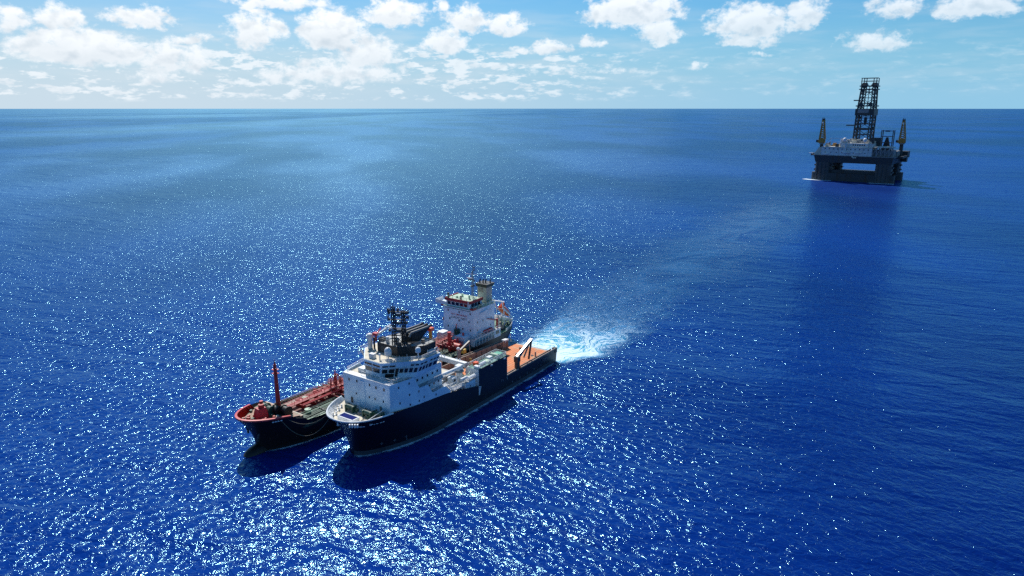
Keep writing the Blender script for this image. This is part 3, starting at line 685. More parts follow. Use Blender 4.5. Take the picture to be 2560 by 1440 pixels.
def facet(a, b, c, d, u0, u1, v0, v1):
    """sub-quad of a wall facet a(bottom left) b(bottom right) c(top right) d(top left)"""
    P = lambda u, v: lerp(lerp(a, b, u), lerp(d, c, u), v)
    return P(u0, v0), P(u1, v0), P(u1, v1), P(u0, v1)
def v_wheelhouse():
    bot = [(72.3, -2.6), (72.4, 2.3), (67.2, 9.0), (60.2, 9.2), (58.5, 5.0), (58.5, -6.0), (61, -7.6), (67.0, -7.4)]
    top = [(72.9, -2.4), (73.0, 3.4), (66.1, 9.9), (59.2, 10.2), (58.0, 5.2), (58.0, -6.2), (60.5, -8.3), (67.2, -8.0)]
    z0, z1 = 17.25, 21.3
    b = MB(); b.prism(bot, z0, z1, top); wh = b.build('wheelhouse', 'cabin_white_skylit', VES)
    # roof with a raised parapet
    MB().prism([(p[0] * 0.985 + 66 * 0.015, p[1] * 0.97 + 0.02) for p in top], 21.3, 21.36).build('roof', 'deck_cream', wh)
    F = lambda i: (bot[i] + (z0,), bot[(i + 1) % 8] + (z0,), top[(i + 1) % 8] + (z1,), top[i] + (z1,))
    def row(i, spans, v0, v1, nm='window'):
        A = F(i)
        for (u0, u1) in spans:
            q = facet(*A, u0, u1, v0, v1); MB().panel(*q, t=0.05).build(nm, 'dark_glass', wh)
            # mullions and sills
            n = (q[1] - q[0]).cross(q[3] - q[0]).normalized() * 0.05
            fr = MB()
            for p_, q_ in ((q[0], q[1]), (q[1], q[2]), (q[2], q[3]), (q[3], q[0])): fr.bar(p_ + n, q_ + n, 0.09)
            fr.build('window_frame', 'white_paint', wh)
    row(0, [(0.04, 0.48), (0.53, 0.97)], 0.30, 0.62); row(0, [(0.03, 0.48), (0.52, 0.97)], 0.72, 0.86)
    sp = [(0.03, 0.19), (0.215, 0.375)]; sp2 = [(0.50, 0.61), (0.63, 0.735), (0.755, 0.865), (0.885, 0.985)]
    row(1, sp + sp2, 0.30, 0.60); row(1, sp + [(0.76, 0.865), (0.885, 0.985)], 0.71, 0.84)
    q = facet(*F(1), 0.40, 0.47, 0.06, 0.62); MB().panel(*q, t=0.05).build('door', 'black_paint', wh)
    q = facet(*F(1), 0.13, 0.37, 0.02, 0.25); MB().panel(*q, t=0.05).build('locker_opening', 'black_paint', wh)
    row(2, [(0.03, 0.17), (0.20, 0.34), (0.37, 0.49), (0.52, 0.70), (0.74, 0.95)], 0.32, 0.60)
    row(2, [(0.03, 0.18), (0.21, 0.38), (0.52, 0.66), (0.69, 0.82), (0.85, 0.98)], 0.70, 0.84)
    for i in (3, 4, 5, 6): row(i, [(0.1, 0.45), (0.55, 0.9)], 0.32, 0.60)
    for i in range(3):                                               # eave gutter under the upper windows
        a, b_, c, d = F(i); q = facet(a, b_, c, d, 0.0, 1.0, 0.64, 0.68); n = (b_[0] - a[0], b_[1] - a[1])
        o = Vector((n[1], -n[0], 0)).normalized() * -0.0
        MB().bar(q[0], q[1], 0.24, 0.10).build('eave', 'white_paint', wh)
    ro = [Vector(p + (21.36,)) for p in top]
    railing(wh, [ro[1] * 0.98 + Vector((1.3, 0.2, 0.43)), ro[2] + Vector((-0.2, -0.4, 0)), ro[3] + Vector((0.3, -0.3, 0))], 0.95, 3)
    # satellite domes on pedestals
    def dome(x, y, z, r, h, leg):
        d = MB(); d.cyl(x, y, z, z + leg, 0.16, 0.13, 8); d.cyl(x, y, z + leg - 0.12, z + leg, 0.5 * r, 0.9 * r, 12)
        p = d.build('dome_pedestal', 'white_paint', wh, smooth=True)
        MB().lathe(x, y, [(r * 0.9, z + leg), (r, z + leg + 0.15), (r, z + leg + h * 0.5), (r * 0.88, z + leg + h * 0.72), (r * 0.6, z + leg + h * 0.9), (r * 0.25, z + leg + h * 0.985), (0.02, z + leg + h)], 18).build('satellite_dome', 'white_paint', p, smooth=True)
    dome(69.6, 2.5, 21.36, 0.88, 1.95, 0.95); dome(65.6, 8.6, 21.36, 0.68, 1.35, 1.7); dome(71.4, 1.5, 21.36, 0.3, 0.5, 1.2)
    for (x, y, h) in [(71.2, 3.6, 2.3), (67.8, 7.0, 1.5), (69.2, 5.8, 1.3), (63, 9.3, 1.6), (72, -0.5, 1.2)]:
        MB().tube([(x, y, 21.36), (x, y, 21.36 + h)], 0.05, 6).build('antenna', 'white_paint', wh)
    MB().prism([(70.8, -1.8), (71.8, -1.8), (71.8, -0.3), (70.8, -0.3)], 21.36, 22.5).build('roof_locker', 'white_paint', wh)
    MB().box(60.0, 61.8, 7.0, 9.2, 21.36, 22.3).build('roof_locker', 'white_paint', wh)
    MB().tube([(60.4, 9.4, 21.4), (60.4, 9.4, 22.6), (59.8, 9.8, 22.9)], 0.22, 8).build('vent_pipe', 'white_paint', wh, smooth=True)
v_wheelhouse()

def v_mast_house():
    poly = [(67.2, -3.4), (67.3, 3.4), (62.8, 8.2), (58.6, 8.2), (57.5, 3), (57.5, -3.2), (62, -4.6)]
    h = MB(); h.prism(poly, 21.3, 23.7); mh = h.build('mast_house', 'black_paint', VES)
    MB().prism([(p[0] * 0.97 + 62.5 * 0.03, p[1] * 0.95) for p in poly], 23.7, 23.74).build('house_roof', 'deck_grey', mh)
    ed = MB()
    for a, b in zip(poly, poly[1:] + poly[:1]): ed.bar(a + (23.72,), b + (23.72,), 0.16)
    ed.build('roof_edge', 'black_paint', mh)
    MB().box(67.2, 67.26, -2.2, -0.9, 21.6, 23.1).build('door', 'dark_steel', mh)
    railing(mh, [(66.9, -3.2, 23.74), (67.0, 3.2, 23.74), (62.8, 7.9, 23.74), (58.8, 7.9, 23.74)], 1.0, 3, m='dark_steel')
    # exhaust trunk: a wedge-shaped dark body with three pipes along its top
    MB().prism([(63.6, 1.3), (63.6, 4.7), (60.6, 4.7), (60.6, 1.3)], 23.74, 26.0, [(63.4, 1.3, 26.2), (63.4, 4.7, 26.2), (56.6, 4.7, 26.1), (56.6, 1.3, 26.1)]).build('exhaust_trunk', 'black_paint', mh)
    for y in (1.6, 3.0, 4.4):
        p = MB().tube([(64.0, y, 25.6), (63.3, y, 26.45), (56.4, y, 26.4)], 0.30, 12).build('exhaust_pipe', 'worn_steel', mh, smooth=True)
        MB().tube([(56.9, y, 26.4), (55.6, y, 26.45)], 0.33, 12).build('pipe_end', 'black_paint', p, smooth=True)
    for (x, y) in ((63.4, 1.4), (63.4, 4.6), (60.8, 4.6)):
        MB().bar((x, y, 23.74), (x, y, 26.2), 0.2).build('trunk_leg', 'black_paint', mh)
    for (x, y) in ((65.8, -3.4), (65.4, 5.6), (61.2, 6.4), (59.6, 0.2), (66.2, 3.2)):
        MB().cbox((x, y, 23.74), 0.8, 0.7, 0.9, 0.3).build('roof_locker', 'dark_steel', mh)
    # fire monitors, red
    for (x, y, z) in ((66.4, -4.6, 24.6), (60.6, 3.3, 24.3)):
        p = MB().cyl(x, y, z - 1.0, z + 0.5, 0.28, 0.24, 10).build('fire_monitor', 'rust_red', mh, smooth=True)
        MB().box(x - 0.55, x + 0.55, y - 0.7, y + 0.7, z + 0.5, z + 1.15).build('monitor_body', 'bright_red', p)
        MB().tube([(x - 0.3, y, z + 0.9), (x - 2.2, y - 0.4, z + 1.7)], 0.2, 8, 0.13).build('nozzle', 'bright_red', p, smooth=True)
    MB().box(64.5, 66.2, -4.0, -2.6, 23.74, 24.5).build('winch', 'dark_steel', mh)
    MB().tube([(61.5, -4.2, 26.5), (66.6, -4.0, 25.3)], 0.3, 8).build('davit_boom', 'white_paint', mh, smooth=True)
    MB().cyl(66.0, -1.0, 23.74, 25.3, 0.5, 0.4, 12).build('vent_head', 'white_paint', mh, smooth=True)
    MB().cyl(64.8, 1.0, 23.74, 25.2, 0.6, 0.6, 12).build('vent_head', 'white_paint', mh, smooth=True)
    # lattice mast of two uprights joined by platforms
    m = MB(); ms = []
    for (x, y, zt) in ((66.2, 1.5, 33.5), (65.0, 3.7, 32.6)):
        for dx, dy in ((-.35, -.35), (.35, -.35), (.35, .35), (-.35, .35)): m.bar((x + dx, y + dy, 23.7), (x + dx * .7, y + dy * .7, zt), 0.2)
        z = 24.2
        while z < zt - 0.5:
            m.bar((x - .32, y - .32, z), (x + .32, y - .32, z + .8), 0.1); m.bar((x + .32, y + .32, z), (x - .32, y + .32, z + .8), 0.1)
            m.bar((x - .32, y + .32, z), (x - .32, y - .32, z + .8), 0.1); m.bar((x + .32, y - .32, z), (x + .32, y + .32, z + .8), 0.1); z += 0.8
    mast = m.build('mast', 'black_paint', VES)
    for z in (26.2, 28.0, 30.2, 32.2):
        q = MB(); q.bar((66.6, 0.9, z), (64.8, 4.2, z), 0.85, 0.14)
        q.build('mast_platform', 'black_paint', mast)
    q = MB(); a0, b0 = Vector((66.1, 1.7, 0)), Vector((65.1, 3.5, 0))
    for z0_, z1_ in ((24, 26.2), (26.2, 28), (28, 30.2), (30.2, 32.2)):
        q.bar(a0 + Vector((0, 0, z0_)), b0 + Vector((0, 0, z1_)), 0.13); q.bar(b0 + Vector((0, 0, z0_)), a0 + Vector((0, 0, z1_)), 0.13)
    q.build('mast_brace', 'black_paint', mast)
    for z in (27.1, 29.1, 31.2): MB().cbox((65.6, 2.6, z), 0.9, 1.2, 0.5, 0.5).build('mast_cabinet', 'dark_steel', mast)
    for (x, y, z) in ((66.9, 0.4, 30.2), (64.6, 4.9, 30.4), (67.0, 0.5, 32.2), (64.5, 4.9, 31.8)): MB().bar((x, y, z), (x, y, z + 0.9), 0.22).build('mast_lamp', 'black_paint', mast)
    MB().bar((67.6, 0.0, 28.6), (66.4, 1.5, 27.9), 0.5, 0.3).build('radar_scanner', 'white_paint', mast)
    for k, (x, y, z, h) in enumerate([(66.6, 1.0, 32.2, 3.0), (66.2, 1.5, 33.4, 1.2), (65.6, 2.6, 32.3, 1.4), (65.0, 3.7, 32.5, 1.2), (64.6, 4.4, 31.5, 1.6), (65.3, 3.1, 32.3, 1.0), (66.9, 0.6, 31.0, 2.2)]):
        MB().tube([(x, y, z), (x, y, z + h)], 0.07, 5).build('antenna', 'black_paint', mast)
    for (x, y, z) in [(66.8, .6, 32.3), (66.6, .5, 31.6), (64.6, 4.4, 31.7), (64.6, 4.5, 30.6), (65.6, 2.5, 32.4), (66.8, .6, 30.0), (64.7, 4.4, 29.2), (66.8, .7, 27.2)]:
        MB().cbox((x, y, z), 0.5, 0.5, 0.6, 0.4).build('mast_lamp', 'dark_steel', mast)
    # white exhaust column and stair tower on the starboard quarter of the bridge
    c = MB(); c.cyl(66.6, -6.6, 17.2, 24.2, 0.62, 0.62, 14); col = c.build('exhaust_column', 'white_paint', VES, smooth=True)
    MB().lathe(66.6, -6.6, [(0.95, 24.2), (1.0, 24.5), (0.8, 25.0), (0.4, 25.25), (0.05, 25.35)], 16).build('column_cap', 'white_paint', col, smooth=True)
    MB().tube([(66.2, -5.5, 20.2), (66.2, -5.5, 24.3)], 0.24, 8).build('side_pipe', 'black_paint', col, smooth=True)
    st = MB()
    for k in range(12): st.cbox((66.0 + 0.18 * k, -8.4, 17.3 + 0.31 * k), 0.25, 1.0, 0.06)
    st.bar((65.9, -7.9, 17.3), (68.2, -7.9, 21.2), 0.1); st.bar((65.9, -8.9, 17.3), (68.2, -8.9, 21.2), 0.1)
    st.build('stairway', 'grey_steel', VES)
    railing(VES, [(68.5, -9.0, 19.4), (62, -9.2, 19.4)], 2.2, 4, 1.3)
v_mast_house()

def v_foredeck_gear():
    hb = MB(); hb.prism([(81.2, -1.1), (83.4, -1.1), (83.4, 3.9), (81.2, 3.9)], 9.7, 10.75); h = hb.build('hatch_coaming', 'white_paint', VES)
    MB().box(81.45, 83.15, -0.85, 3.65, 10.75, 10.80).build('hatch_cover', 'pool_blue', h)
    e = MB()
    for a, b in (((81.3, -1.0, 10.8), (81.3, 3.8, 10.8)), ((83.3, -1.0, 10.8), (83.3, 3.8, 10.8)), ((81.3, -1.0, 10.8), (83.3, -1.0, 10.8)), ((81.3, 3.8, 10.8), (83.3, 3.8, 10.8))): e.bar(a, b, 0.2)
    e.build('coaming_edge', 'white_paint', h)
    for (x, y) in ((78.2, 3.6), (78.2, -2.2), (77.2, 6.0)):              # anchor windlasses in the shade of the front wall
        d = MB().tube([(x, y - 1.0, 10.7), (x, y + 1.0, 10.7)], 0.62, 12).build('windlass_drum', 'machine_green', VES, smooth=True)
        MB().box(x - 0.7, x + 0.7, y + 1.0, y + 1.35, 9.7, 11.3).build('windlass_gear', 'machine_green', d)
        MB().box(x - 0.7, x + 0.7, y - 1.35, y - 1.0, 9.7, 11.3).build('windlass_gear', 'machine_green', d)
        MB().tube([(x, y, 10.9), (x + 1.6, y + 0.2, 9.9), (x + 3.2, y + 0.5, 9.85)], 0.1, 6).build('anchor_chain', 'dark_steel', d)
    rnd = random.Random(4)
    for k in range(9):
        x, y = rnd.uniform(76, 79.5), rnd.uniform(-5.5, 7.0)
        MB().cbox((x, y, 9.7), rnd.uniform(.4, .9), rnd.uniform(.4, 1.2), rnd.uniform(.5, 1.3), rnd.uniform(0, 1)).build('deck_fitting', rnd.choice(['machine_green', 'dark_steel', 'grey_steel', 'white_paint']), VES)
    for (x, y) in ((80.5, 6.4), (80.0, 7.1), (82.8, 5.0), (79.5, -4.8), (81.5, -3.6), (84.4, 1.2), (78.0, -5.6)):
        b = MB(); b.cyl(x, y, 9.7, 10.5, 0.2, 0.2, 8); b.cyl(x + 0.75, y - 0.2, 9.7, 10.5, 0.2, 0.2, 8); b.cbox((x + 0.38, y - 0.1, 9.68), 1.3, 0.5, 0.15)
        b.build('mooring_bitts', 'white_paint', VES, smooth=True)
    MB().bar((80.8, 5.2, 9.8), (76.8, 7.2, 11.8), 0.1).build('jack_staff', 'white_paint', VES)
    # anchor bolster and hull marks on the port bow
    a = MB()
    for k in range(4): a.cbox((85.6 - 0.32 * k, 5.4 + 0.5 * k, 10.5), 0.5, 0.3, 0.75, 0.6)
    a.build('roller_fairlead', 'white_paint', VES)
    def on_shell(x, z):
        """port shell point and outward normal near station x, height z"""
        best = None
        for i in range(len(VP[0]) - 1):
            for j in range(len(VP) - 1):
                p = VP[j][i]; q = VP[j + 1][i]
                if p[2] <= z <= q[2]:
                    t = (z - p[2]) / (q[2] - p[2]); c = Vector(p).lerp(Vector(q), t)
                    p2 = VP[j][i + 1]; q2 = VP[j + 1][i + 1]; t2 = min(1, max(0, (z - p2[2]) / max(1e-6, q2[2] - p2[2]))); c2 = Vector(p2).lerp(Vector(q2), t2)
                    if c.x <= x <= c2.x or best is None or abs(c.x - x) < abs(best[0].x - x):
                        u = 0 if c2.x == c.x else min(1, max(0, (x - c.x) / (c2.x - c.x)))
                        pt = c.lerp(c2, u); tx = (c2 - c).normalized(); up = (Vector(q) - Vector(p)).normalized()
                        n = tx.cross(up).normalized(); n = n if n.y > 0 else -n
                        if best is None or abs(pt.x - x) < abs(best[0].x - x): best = (pt, n, tx, up)
        return best
    def mark(x, z, w, h, m, nm, rot=0.0):
        p, n, tx, up = on_shell(x, z); p = p + n * 0.05
        MB().panel(p - tx * w / 2 - up * h / 2, p + tx * w / 2 - up * h / 2, p + tx * w / 2 + up * h / 2, p - tx * w / 2 + up * h / 2, 0.02).build(nm, m, VES)
    mark(82.6, 9.5, 2.0, 0.34, 'letter_white', 'name_lettering')
    for k, (x, w) in enumerate(((80.7, .55), (79.9, .35), (79.2, .5), (78.3, .45), (77.6, .5))): mark(x, 9.55 - 0.03 * k, w, 0.24, 'letter_white', 'name_lettering')
    for x, z in ((76.3, 2.6), (73.2, 2.5), (70.2, 2.5)):
        mark(x, z, 0.75, 0.13, 'faint_white', 'thruster_mark'); mark(x, z, 0.13, 0.75, 'faint_white', 'thruster_mark')
    mark(69.9, 1.7, 0.2, 0.4, 'faint_white', 'thruster_mark')
    mark(31.6, 4.2, 0.18, 0.8, 'faint_white', 'draught_mark'); mark(30.9, 4.2, 0.55, 0.18, 'faint_white', 'draught_mark'); mark(30.7, 3.9, 0.18, 0.6, 'faint_white', 'draught_mark')
    for k in range(6): mark(5.2 + 0.75 * k, 3.6, 0.5, 0.22, 'faint_white', 'name_lettering')
    for k in range(4): mark(5.9 + 0.75 * k, 2.9, 0.5, 0.18, 'faint_white', 'name_lettering')
    for k in range(5): mark(10 + 4.0 * k, 2.0, 0.28, 0.5, 'faint_white', 'hull_mark')
v_foredeck_gear()

def v_midships():
    # athwartships white beam across the deck
    b = MB(); b.bar((38.6, -7.6, 9.9), (40.0, 3.2, 10.4), 1.15, 1.25); bm_ = b.build('cross_beam', 'white_paint', VES)
    for y in (-7.2, 3.0): MB().box(38.6, 39.6, y - 0.4, y + 0.4, 3.4, 9.6).build('beam_post', 'white_paint', bm_)
    for y in (-6.8, -5.6, -1.0, 0.2): MB().tube([(38.8, y, 10.4), (38.8, y, 11.1), (39.2, y, 11.3), (39.4, y, 11.0)], 0.12, 6).build('goose_neck', 'white_paint', bm_)
    MB().box(41.5, 47.5, -5.5, 0.5, 5.6, 8.2).build('tank_house', 'grey_steel', VES)
    MB().box(42.2, 46.5, -4.9, -0.2, 8.2, 8.26).build('tank_house_roof', 'deck_cream', VES)
    # deck crane: pedestal, slew ring, boom stowed forward
    p = MB(); p.cyl(45.0, 4.6, 5.6, 10.4, 0.95, 0.85, 16); cr = p.build('deck_crane', 'white_paint', VES, smooth=True)
    MB().cyl(45.0, 4.6, 10.4, 10.9, 1.35, 1.35, 18).build('slew_ring', 'grey_steel', cr, smooth=True)
    MB().box(44.2, 46.0, 3.9, 5.3, 10.9, 12.3).build('crane_house', 'white_paint', cr)
    MB().tube([(45.4, 5.3, 11.9), (54.2, 4.6, 11.9)], 0.5, 12, 0.36).build('boom', 'white_paint', cr, smooth=True)
    MB().ball((54.4, 4.6, 11.6), 0.85).build('boom_head', 'white_paint', cr, smooth=True)
    MB().tube([(54.4, 4.2, 12.2), (54.2, 3.2, 13.0), (53.4, 2.4, 12.6)], 0.1, 6).build('hose', 'white_paint', cr)
    MB().tube([(54.6, 4.8, 12.2), (54.8, 3.6, 13.3), (54.0, 2.6, 12.8)], 0.1, 6).build('hose', 'white_paint', cr)
    MB().tube([(46.5, 5.5, 9.6), (50.5, 5.3, 11.2)], 0.16, 8).build('boom_ram', 'bright_steel', cr, smooth=True)
    MB().box(48.6, 50.4, 4.9, 6.6, 8.6, 10.6).build('operator_cab', 'white_paint', cr)
    window(cr, (49.5, 6.6, 9.7), (0, 1, 0), 0.9, 0.9)
    # side house and platforms on the port side below the crane
    s = MB(); s.box(43.4, 47.6, 6.2, 8.9, 5.6, 8.8); sh = s.build('side_house', 'cabin_white_skylit', VES)
    MB().box(43.2, 47.9, 6.0, 9.1, 8.8, 8.95).build('house_roof', 'deck_grey', sh)
    MB().box(47.6, 47.68, 6.8, 8.4, 5.8, 7.8).build('door', 'dark_steel', sh)
    window(sh, (45.5, 8.9, 7.4), (0, 1, 0), 0.5, 0.5)
    railing(VES, [(43.3, 9.05, 8.95), (47.8, 9.05, 8.95), (47.8, 6.2, 8.95)], 1.0, 3)
    for z in (9.6, 10.3): MB().tube([(43.2, 7.0, z), (45.0, 7.6, z - 0.25), (46.8, 7.0, z)], 0.1, 6).build('guard_rail', 'pale_green', VES)
    for (x0, x1, y, z, r) in ((38.8, 42.3, 8.4, 9.6, .38), (42.8, 45.2, 8.2, 10.0, .42)):
        MB().tube([(x0 + 3.6, y, z), (x1 + 3.6, y, z)], r, 12).build('air_tank', 'white_paint', VES, smooth=True)
    st = MB(); st.bar((51.8, 8.9, 7.2), (55.0, 8.9, 10.8), 0.12, 0.3); st.bar((51.8, 8.1, 7.2), (55.0, 8.1, 10.8), 0.12, 0.3)
    for k in range(9): st.cbox((52.0 + 0.36 * k, 8.5, 7.4 + 0.40 * k), 0.3, 0.8, 0.06)
    st.build('stairway', 'white_paint', VES)
    railing(VES, [(48.4, 9.1, 7.6), (54.6, 9.1, 8.9)], 1.1, 3, 1.3); railing(VES, [(48.4, 9.2, 7.6), (43, 9.25, 6.6)], 1.0, 3, 1.3)
    MB().prism([(49.0, 7.2), (53.0, 7.2), (53.0, 9.1), (49.0, 9.1)], 8.5, 8.65).build('platform', 'grey_steel', VES)
    railing(VES, [(49.0, 7.2, 8.65), (53.0, 7.2, 8.65), (53.0, 9.1, 8.65), (49.0, 9.1, 8.65)], 1.0, 3, 1.2)
    rnd = random.Random(11)
    for k in range(34):                                                # valves, lockers, ventilators in the well deck
        x, y = rnd.uniform(43, 55), rnd.uniform(-8.2, 8.2); z = 5.6
        mm = rnd.choice(['white_paint', 'white_paint', 'grey_steel', 'dark_steel', 'deck_cream'])
        if k % 3 == 0: MB().cyl(x, y, z, z + rnd.uniform(1.0, 2.8), rnd.uniform(.2, .42), None, 10).build('ventilator', mm, VES, smooth=True)
        elif k % 3 == 1: MB().cbox((x, y, z), rnd.uniform(.6, 1.5), rnd.uniform(.5, 1.2), rnd.uniform(.7, 2.2), 0).build('deck_locker', mm, VES)
        else: MB().tube([(x, y, z), (x, y, z + 1.6), (x + 0.9, y, z + 1.8), (x + 1.8, y + 0.3, z + 1.2)], 0.14, 7).build('pipe_run', mm, VES, smooth=True)
    # grey hose davit on the starboard side
    c = MB(); c.cyl(31.0, -6.6, 3.4, 10.2, 0.62, 0.55, 12); d = c.build('hose_davit', 'grey_steel', VES, smooth=True)
    MB().ball((31.2, -6.6, 10.5), 0.55).build('davit_head', 'letter_white', d, smooth=True)
    MB().bar((30.6, -6.6, 9.6), (25.2, -7.0, 11.0), 0.5, 0.7).build('davit_boom', 'dark_steel', d)
    MB().tube([(25.3, -7.0, 10.8), (25.1, -6.8, 4.4)], 0.13, 6).build('hose', 'grey_steel', d)
    MB().cyl(25.1, -6.8, 3.4, 5.6, 0.32, 0.3, 10).build('hose_valve', 'yellow_paint', d, smooth=True)
    MB().box(27.0, 28.2, -8.0, -6.9, 8.0, 9.2).build('hose_reel', 'yellow_paint', d)
v_midships()

def v_aft_crane():
    p = MB(); p.cyl(21.7, 8.2, 3.4, 6.6, 0.85, 0.8, 14); cr = p.build('stern_crane', 'dark_steel', VES, smooth=True)
    MB().box(21.0, 22.5, 7.5, 8.9, 6.6, 8.3).build('crane_house', 'dark_steel', cr)
    MB().bar((21.9, 8.2, 8.0), (13.2, 7.8, 11.0), 0.62, 0.75).build('boom', 'dark_steel', cr)
    MB().bar((21.9, 8.2, 8.43), (13.3, 7.8, 11.42), 0.56, 0.06).build('boom_top', 'bright_steel', cr)
    MB().bar((13.2, 7.8, 11.0), (14.4, 7.6, 5.0), 0.42, 0.5).build('jib', 'dark_steel', cr)
    MB().bar((14.0, 7.7, 10.4), (17.2, 7.6, 6.4), 0.3, 0.4).build('jib_ram', 'dark_steel', cr)
    MB().bar((21.3, 8.5, 7.4), (18.0, 8.2, 9.0), 0.2, 0.25).build('lift_ram', 'bright_steel', cr)
    MB().box(22.9, 24.0, 8.2, 8.9, 3.4, 4.6).build('control_stand', 'beige_paint', cr)
    for (x, y, h) in ((13.0, 2.2, 2.0), (4.6, -2.0, 0.7)):
        MB().cyl(x, y, 3.4, 3.4 + h, 0.38, 0.38, 12).build('towing_pin', 'tan_steel', VES, smooth=True)
    MB().cyl(7.6, 4.6, 3.43, 3.6, 0.45, 0.45, 14).build('deck_plate', 'dark_steel', VES, smooth=True)
    MB().bar((10.5, 7.6, 3.4), (10.5, 7.6, 6.2), 0.35).build('rail_post', 'tan_steel', VES)
v_aft_crane()
# ------------------------------------------------------------------ the small tanker alongside (local frame: +x bow, +y port)
TAN = thing('tanker_ship', 'small black tanker with red deck pipes, red foremast and white aft bridge house', 'ship', (-4.4, 233.8, 0), R(-124))
T_SHEER = [(-4, 6.0), (2, 5.6), (10, 5.4), (26, 5.3), (70, 5.5), (88, 6.1), (93.5, 6.6), (93.6, 8.2), (98, 8.9), (106, 9.6)]
def t_sheer(x): return interp(x, T_SHEER)
def t_hull():
    lev = [-0.25, 0, 0.15, 0.35, 0.55, 0.75, 0.9, 1.0]
    fx = [9, 18, 26, 40, 55, 68]
    rows = {}
    for sg in (1, -1):
        R_ = []
        for s in lev:
            s_ = max(0, s); st = 101.8 + 4.3 * s_ ** 2.4; a = 80 + 8 * s_; pp = 1.7 + .7 * s_; qq = 1.7 + .35 * s_
            xs0 = -3.6 + 7.0 * (1 - s_) ** 1.6
            xs = [xs0 + (9 - xs0) * (1 - math.cos(math.pi / 2 * k / 9)) for k in range(9)] + fx + [74 + (st - 74) * math.sin(math.pi / 2 * k / 18) for k in range(19)]
            row = []
            for x in xs:
                y = 7.7
                if x > a: y = 7.7 * max(0, 1 - ((x - a) / (st - a)) ** pp) ** (1 / qq)
                if x < 12: y = 7.7 * max(0, 1 - ((12 - x) / (12 - xs0)) ** 2.6) ** (1 / 2.0)
                row.append((x, sg * y, s * t_sheer(x)))
            R_.append(row)
        rows[sg] = R_
    b = MB(); b.grid(rows[1]); b.grid([r[::-1] for r in rows[-1]])
    b.build('hull', 'black_hull', TAN, smooth=True)
    # bulbous bow, riding high
    rings = []
    for k in range(13):
        t = k / 12; x = 92 + 14.2 * t; rr = (1.0 - max(0, (t - 0.55) / 0.45) ** 2.6) ** 0.5 if t < 1 else 0.02
        rr = max(rr, 0.03); cz = 0.1 - 0.9 * t
        rings.append([(x, 2.0 * rr * math.cos(a), cz + 2.5 * rr * math.sin(a)) for a in [2 * math.pi * j / 16 for j in range(16)]])
    MB().loft(rings).build('bulbous_bow', 'black_hull', TAN, smooth=True)
    return rows[1], rows[-1]
TP, TS = t_hull()
def at_z(rows, i, z):
    col = [r[i] for r in rows]
    for a, c in zip(col, col[1:]):
        if a[2] <= z <= c[2]: return Vector(a).lerp(Vector(c), (z - a[2]) / (c[2] - a[2]))
    return Vector(col[-1])
def t_decks():
    n = [i for i, p in enumerate(TP[-1]) if p[0] <= 93.55]
    poly = [(TP[-1][i][0], TP[-1][i][1] - 0.03) for i in n] + [(93.5, 7.0), (93.5, -7.0)] + [(TS[-1][i][0], TS[-1][i][1] + 0.03) for i in n[::-1]]
    MB().prism(poly, 4.6, 5.28).build('main_deck', 'deck_dark', TAN)
    n = [i for i, p in enumerate(TP[-2]) if p[0] > 93.0]
    A7 = [at_z(TP, i, 7.9) for i in n]; B7 = [at_z(TS, i, 7.9) for i in n]
    poly = [(93.4, 7.2)] + [(p.x, p.y - .06) for p in A7] + [(p.x, p.y + .06) for p in B7[::-1]] + [(93.4, -7.2)]
    MB().prism(poly, 7.85, 7.95).build('forecastle_deck', 'salmon_deck', TAN)
    MB().box(93.2, 93.4, -7.0, 7.0, 5.2, 7.95).build('forecastle_bulkhead', 'beige_paint', TAN)
    # red bow bulwark with flat top rail and stays
    for rows, sg in ((TP, 1), (TS, -1)):
        ix = [i for i, p in enumerate(rows[-1]) if p[0] > (95.2 if sg > 0 else 97.0)]
        e = [Vector(rows[-1][i]) for i in ix]; up = [p + Vector((0, 0, 0.35)) for p in e]
        inn = []; low = []
        for i, p in enumerate(e):
            c = Vector((97, 0, p.z)); d = (c - p); d.z = 0; d.normalize()
            inn.append(up[i] + d * 0.30); low.append(at_z(rows, ix[i], 7.95) + d * 0.12)
        b = MB(); b.grid([e, up, inn, low]); b.build('bow_bulwark', 'bright_red', TAN)
        tr = MB(); tr.grid([[p + Vector((0, 0, .02)) for p in up], [p + (q - p) * 1.9 + Vector((0, 0, .03)) for p, q in zip(up, inn)]]); tr.build('top_rail', 'bright_red', TAN)
        for i in range(0, len(e) - 1):
            for u in (0.0, 0.5):
                a, c = inn[i].lerp(inn[i + 1], u), low[i].lerp(low[i + 1], u); d = (Vector((97, 0, a.z)) - a); d.z = 0; d.normalize()
                MB().add([a, c, c + d * 0.7, a + d * 0.15], [(0, 1, 2, 3)]).build('bulwark_stay', 'rust_red', TAN)
    # pale green side strips of the main deck, and gutter bars
    MB().box(60, 92.8, 6.0, 7.55, 5.28, 5.33).build('deck_edge_strip', 'pale_green', TAN)
    MB().box(28, 92.8, -7.55, -5.6, 5.28, 5.34).build('deck_edge_strip', 'tan_steel', TAN)
    for sg, x0, x1 in ((1, 30, 92), (-1, 28, 92)):
        pts = [Vector((x, sg * 7.45, 5.3)) for x in (x0, 50, 70, 82, x1 - 1)]
        railing(TAN, pts, 1.05, 3, 2.2, 0.04, 'pale_green' if sg > 0 else 'beige_paint')
t_decks()

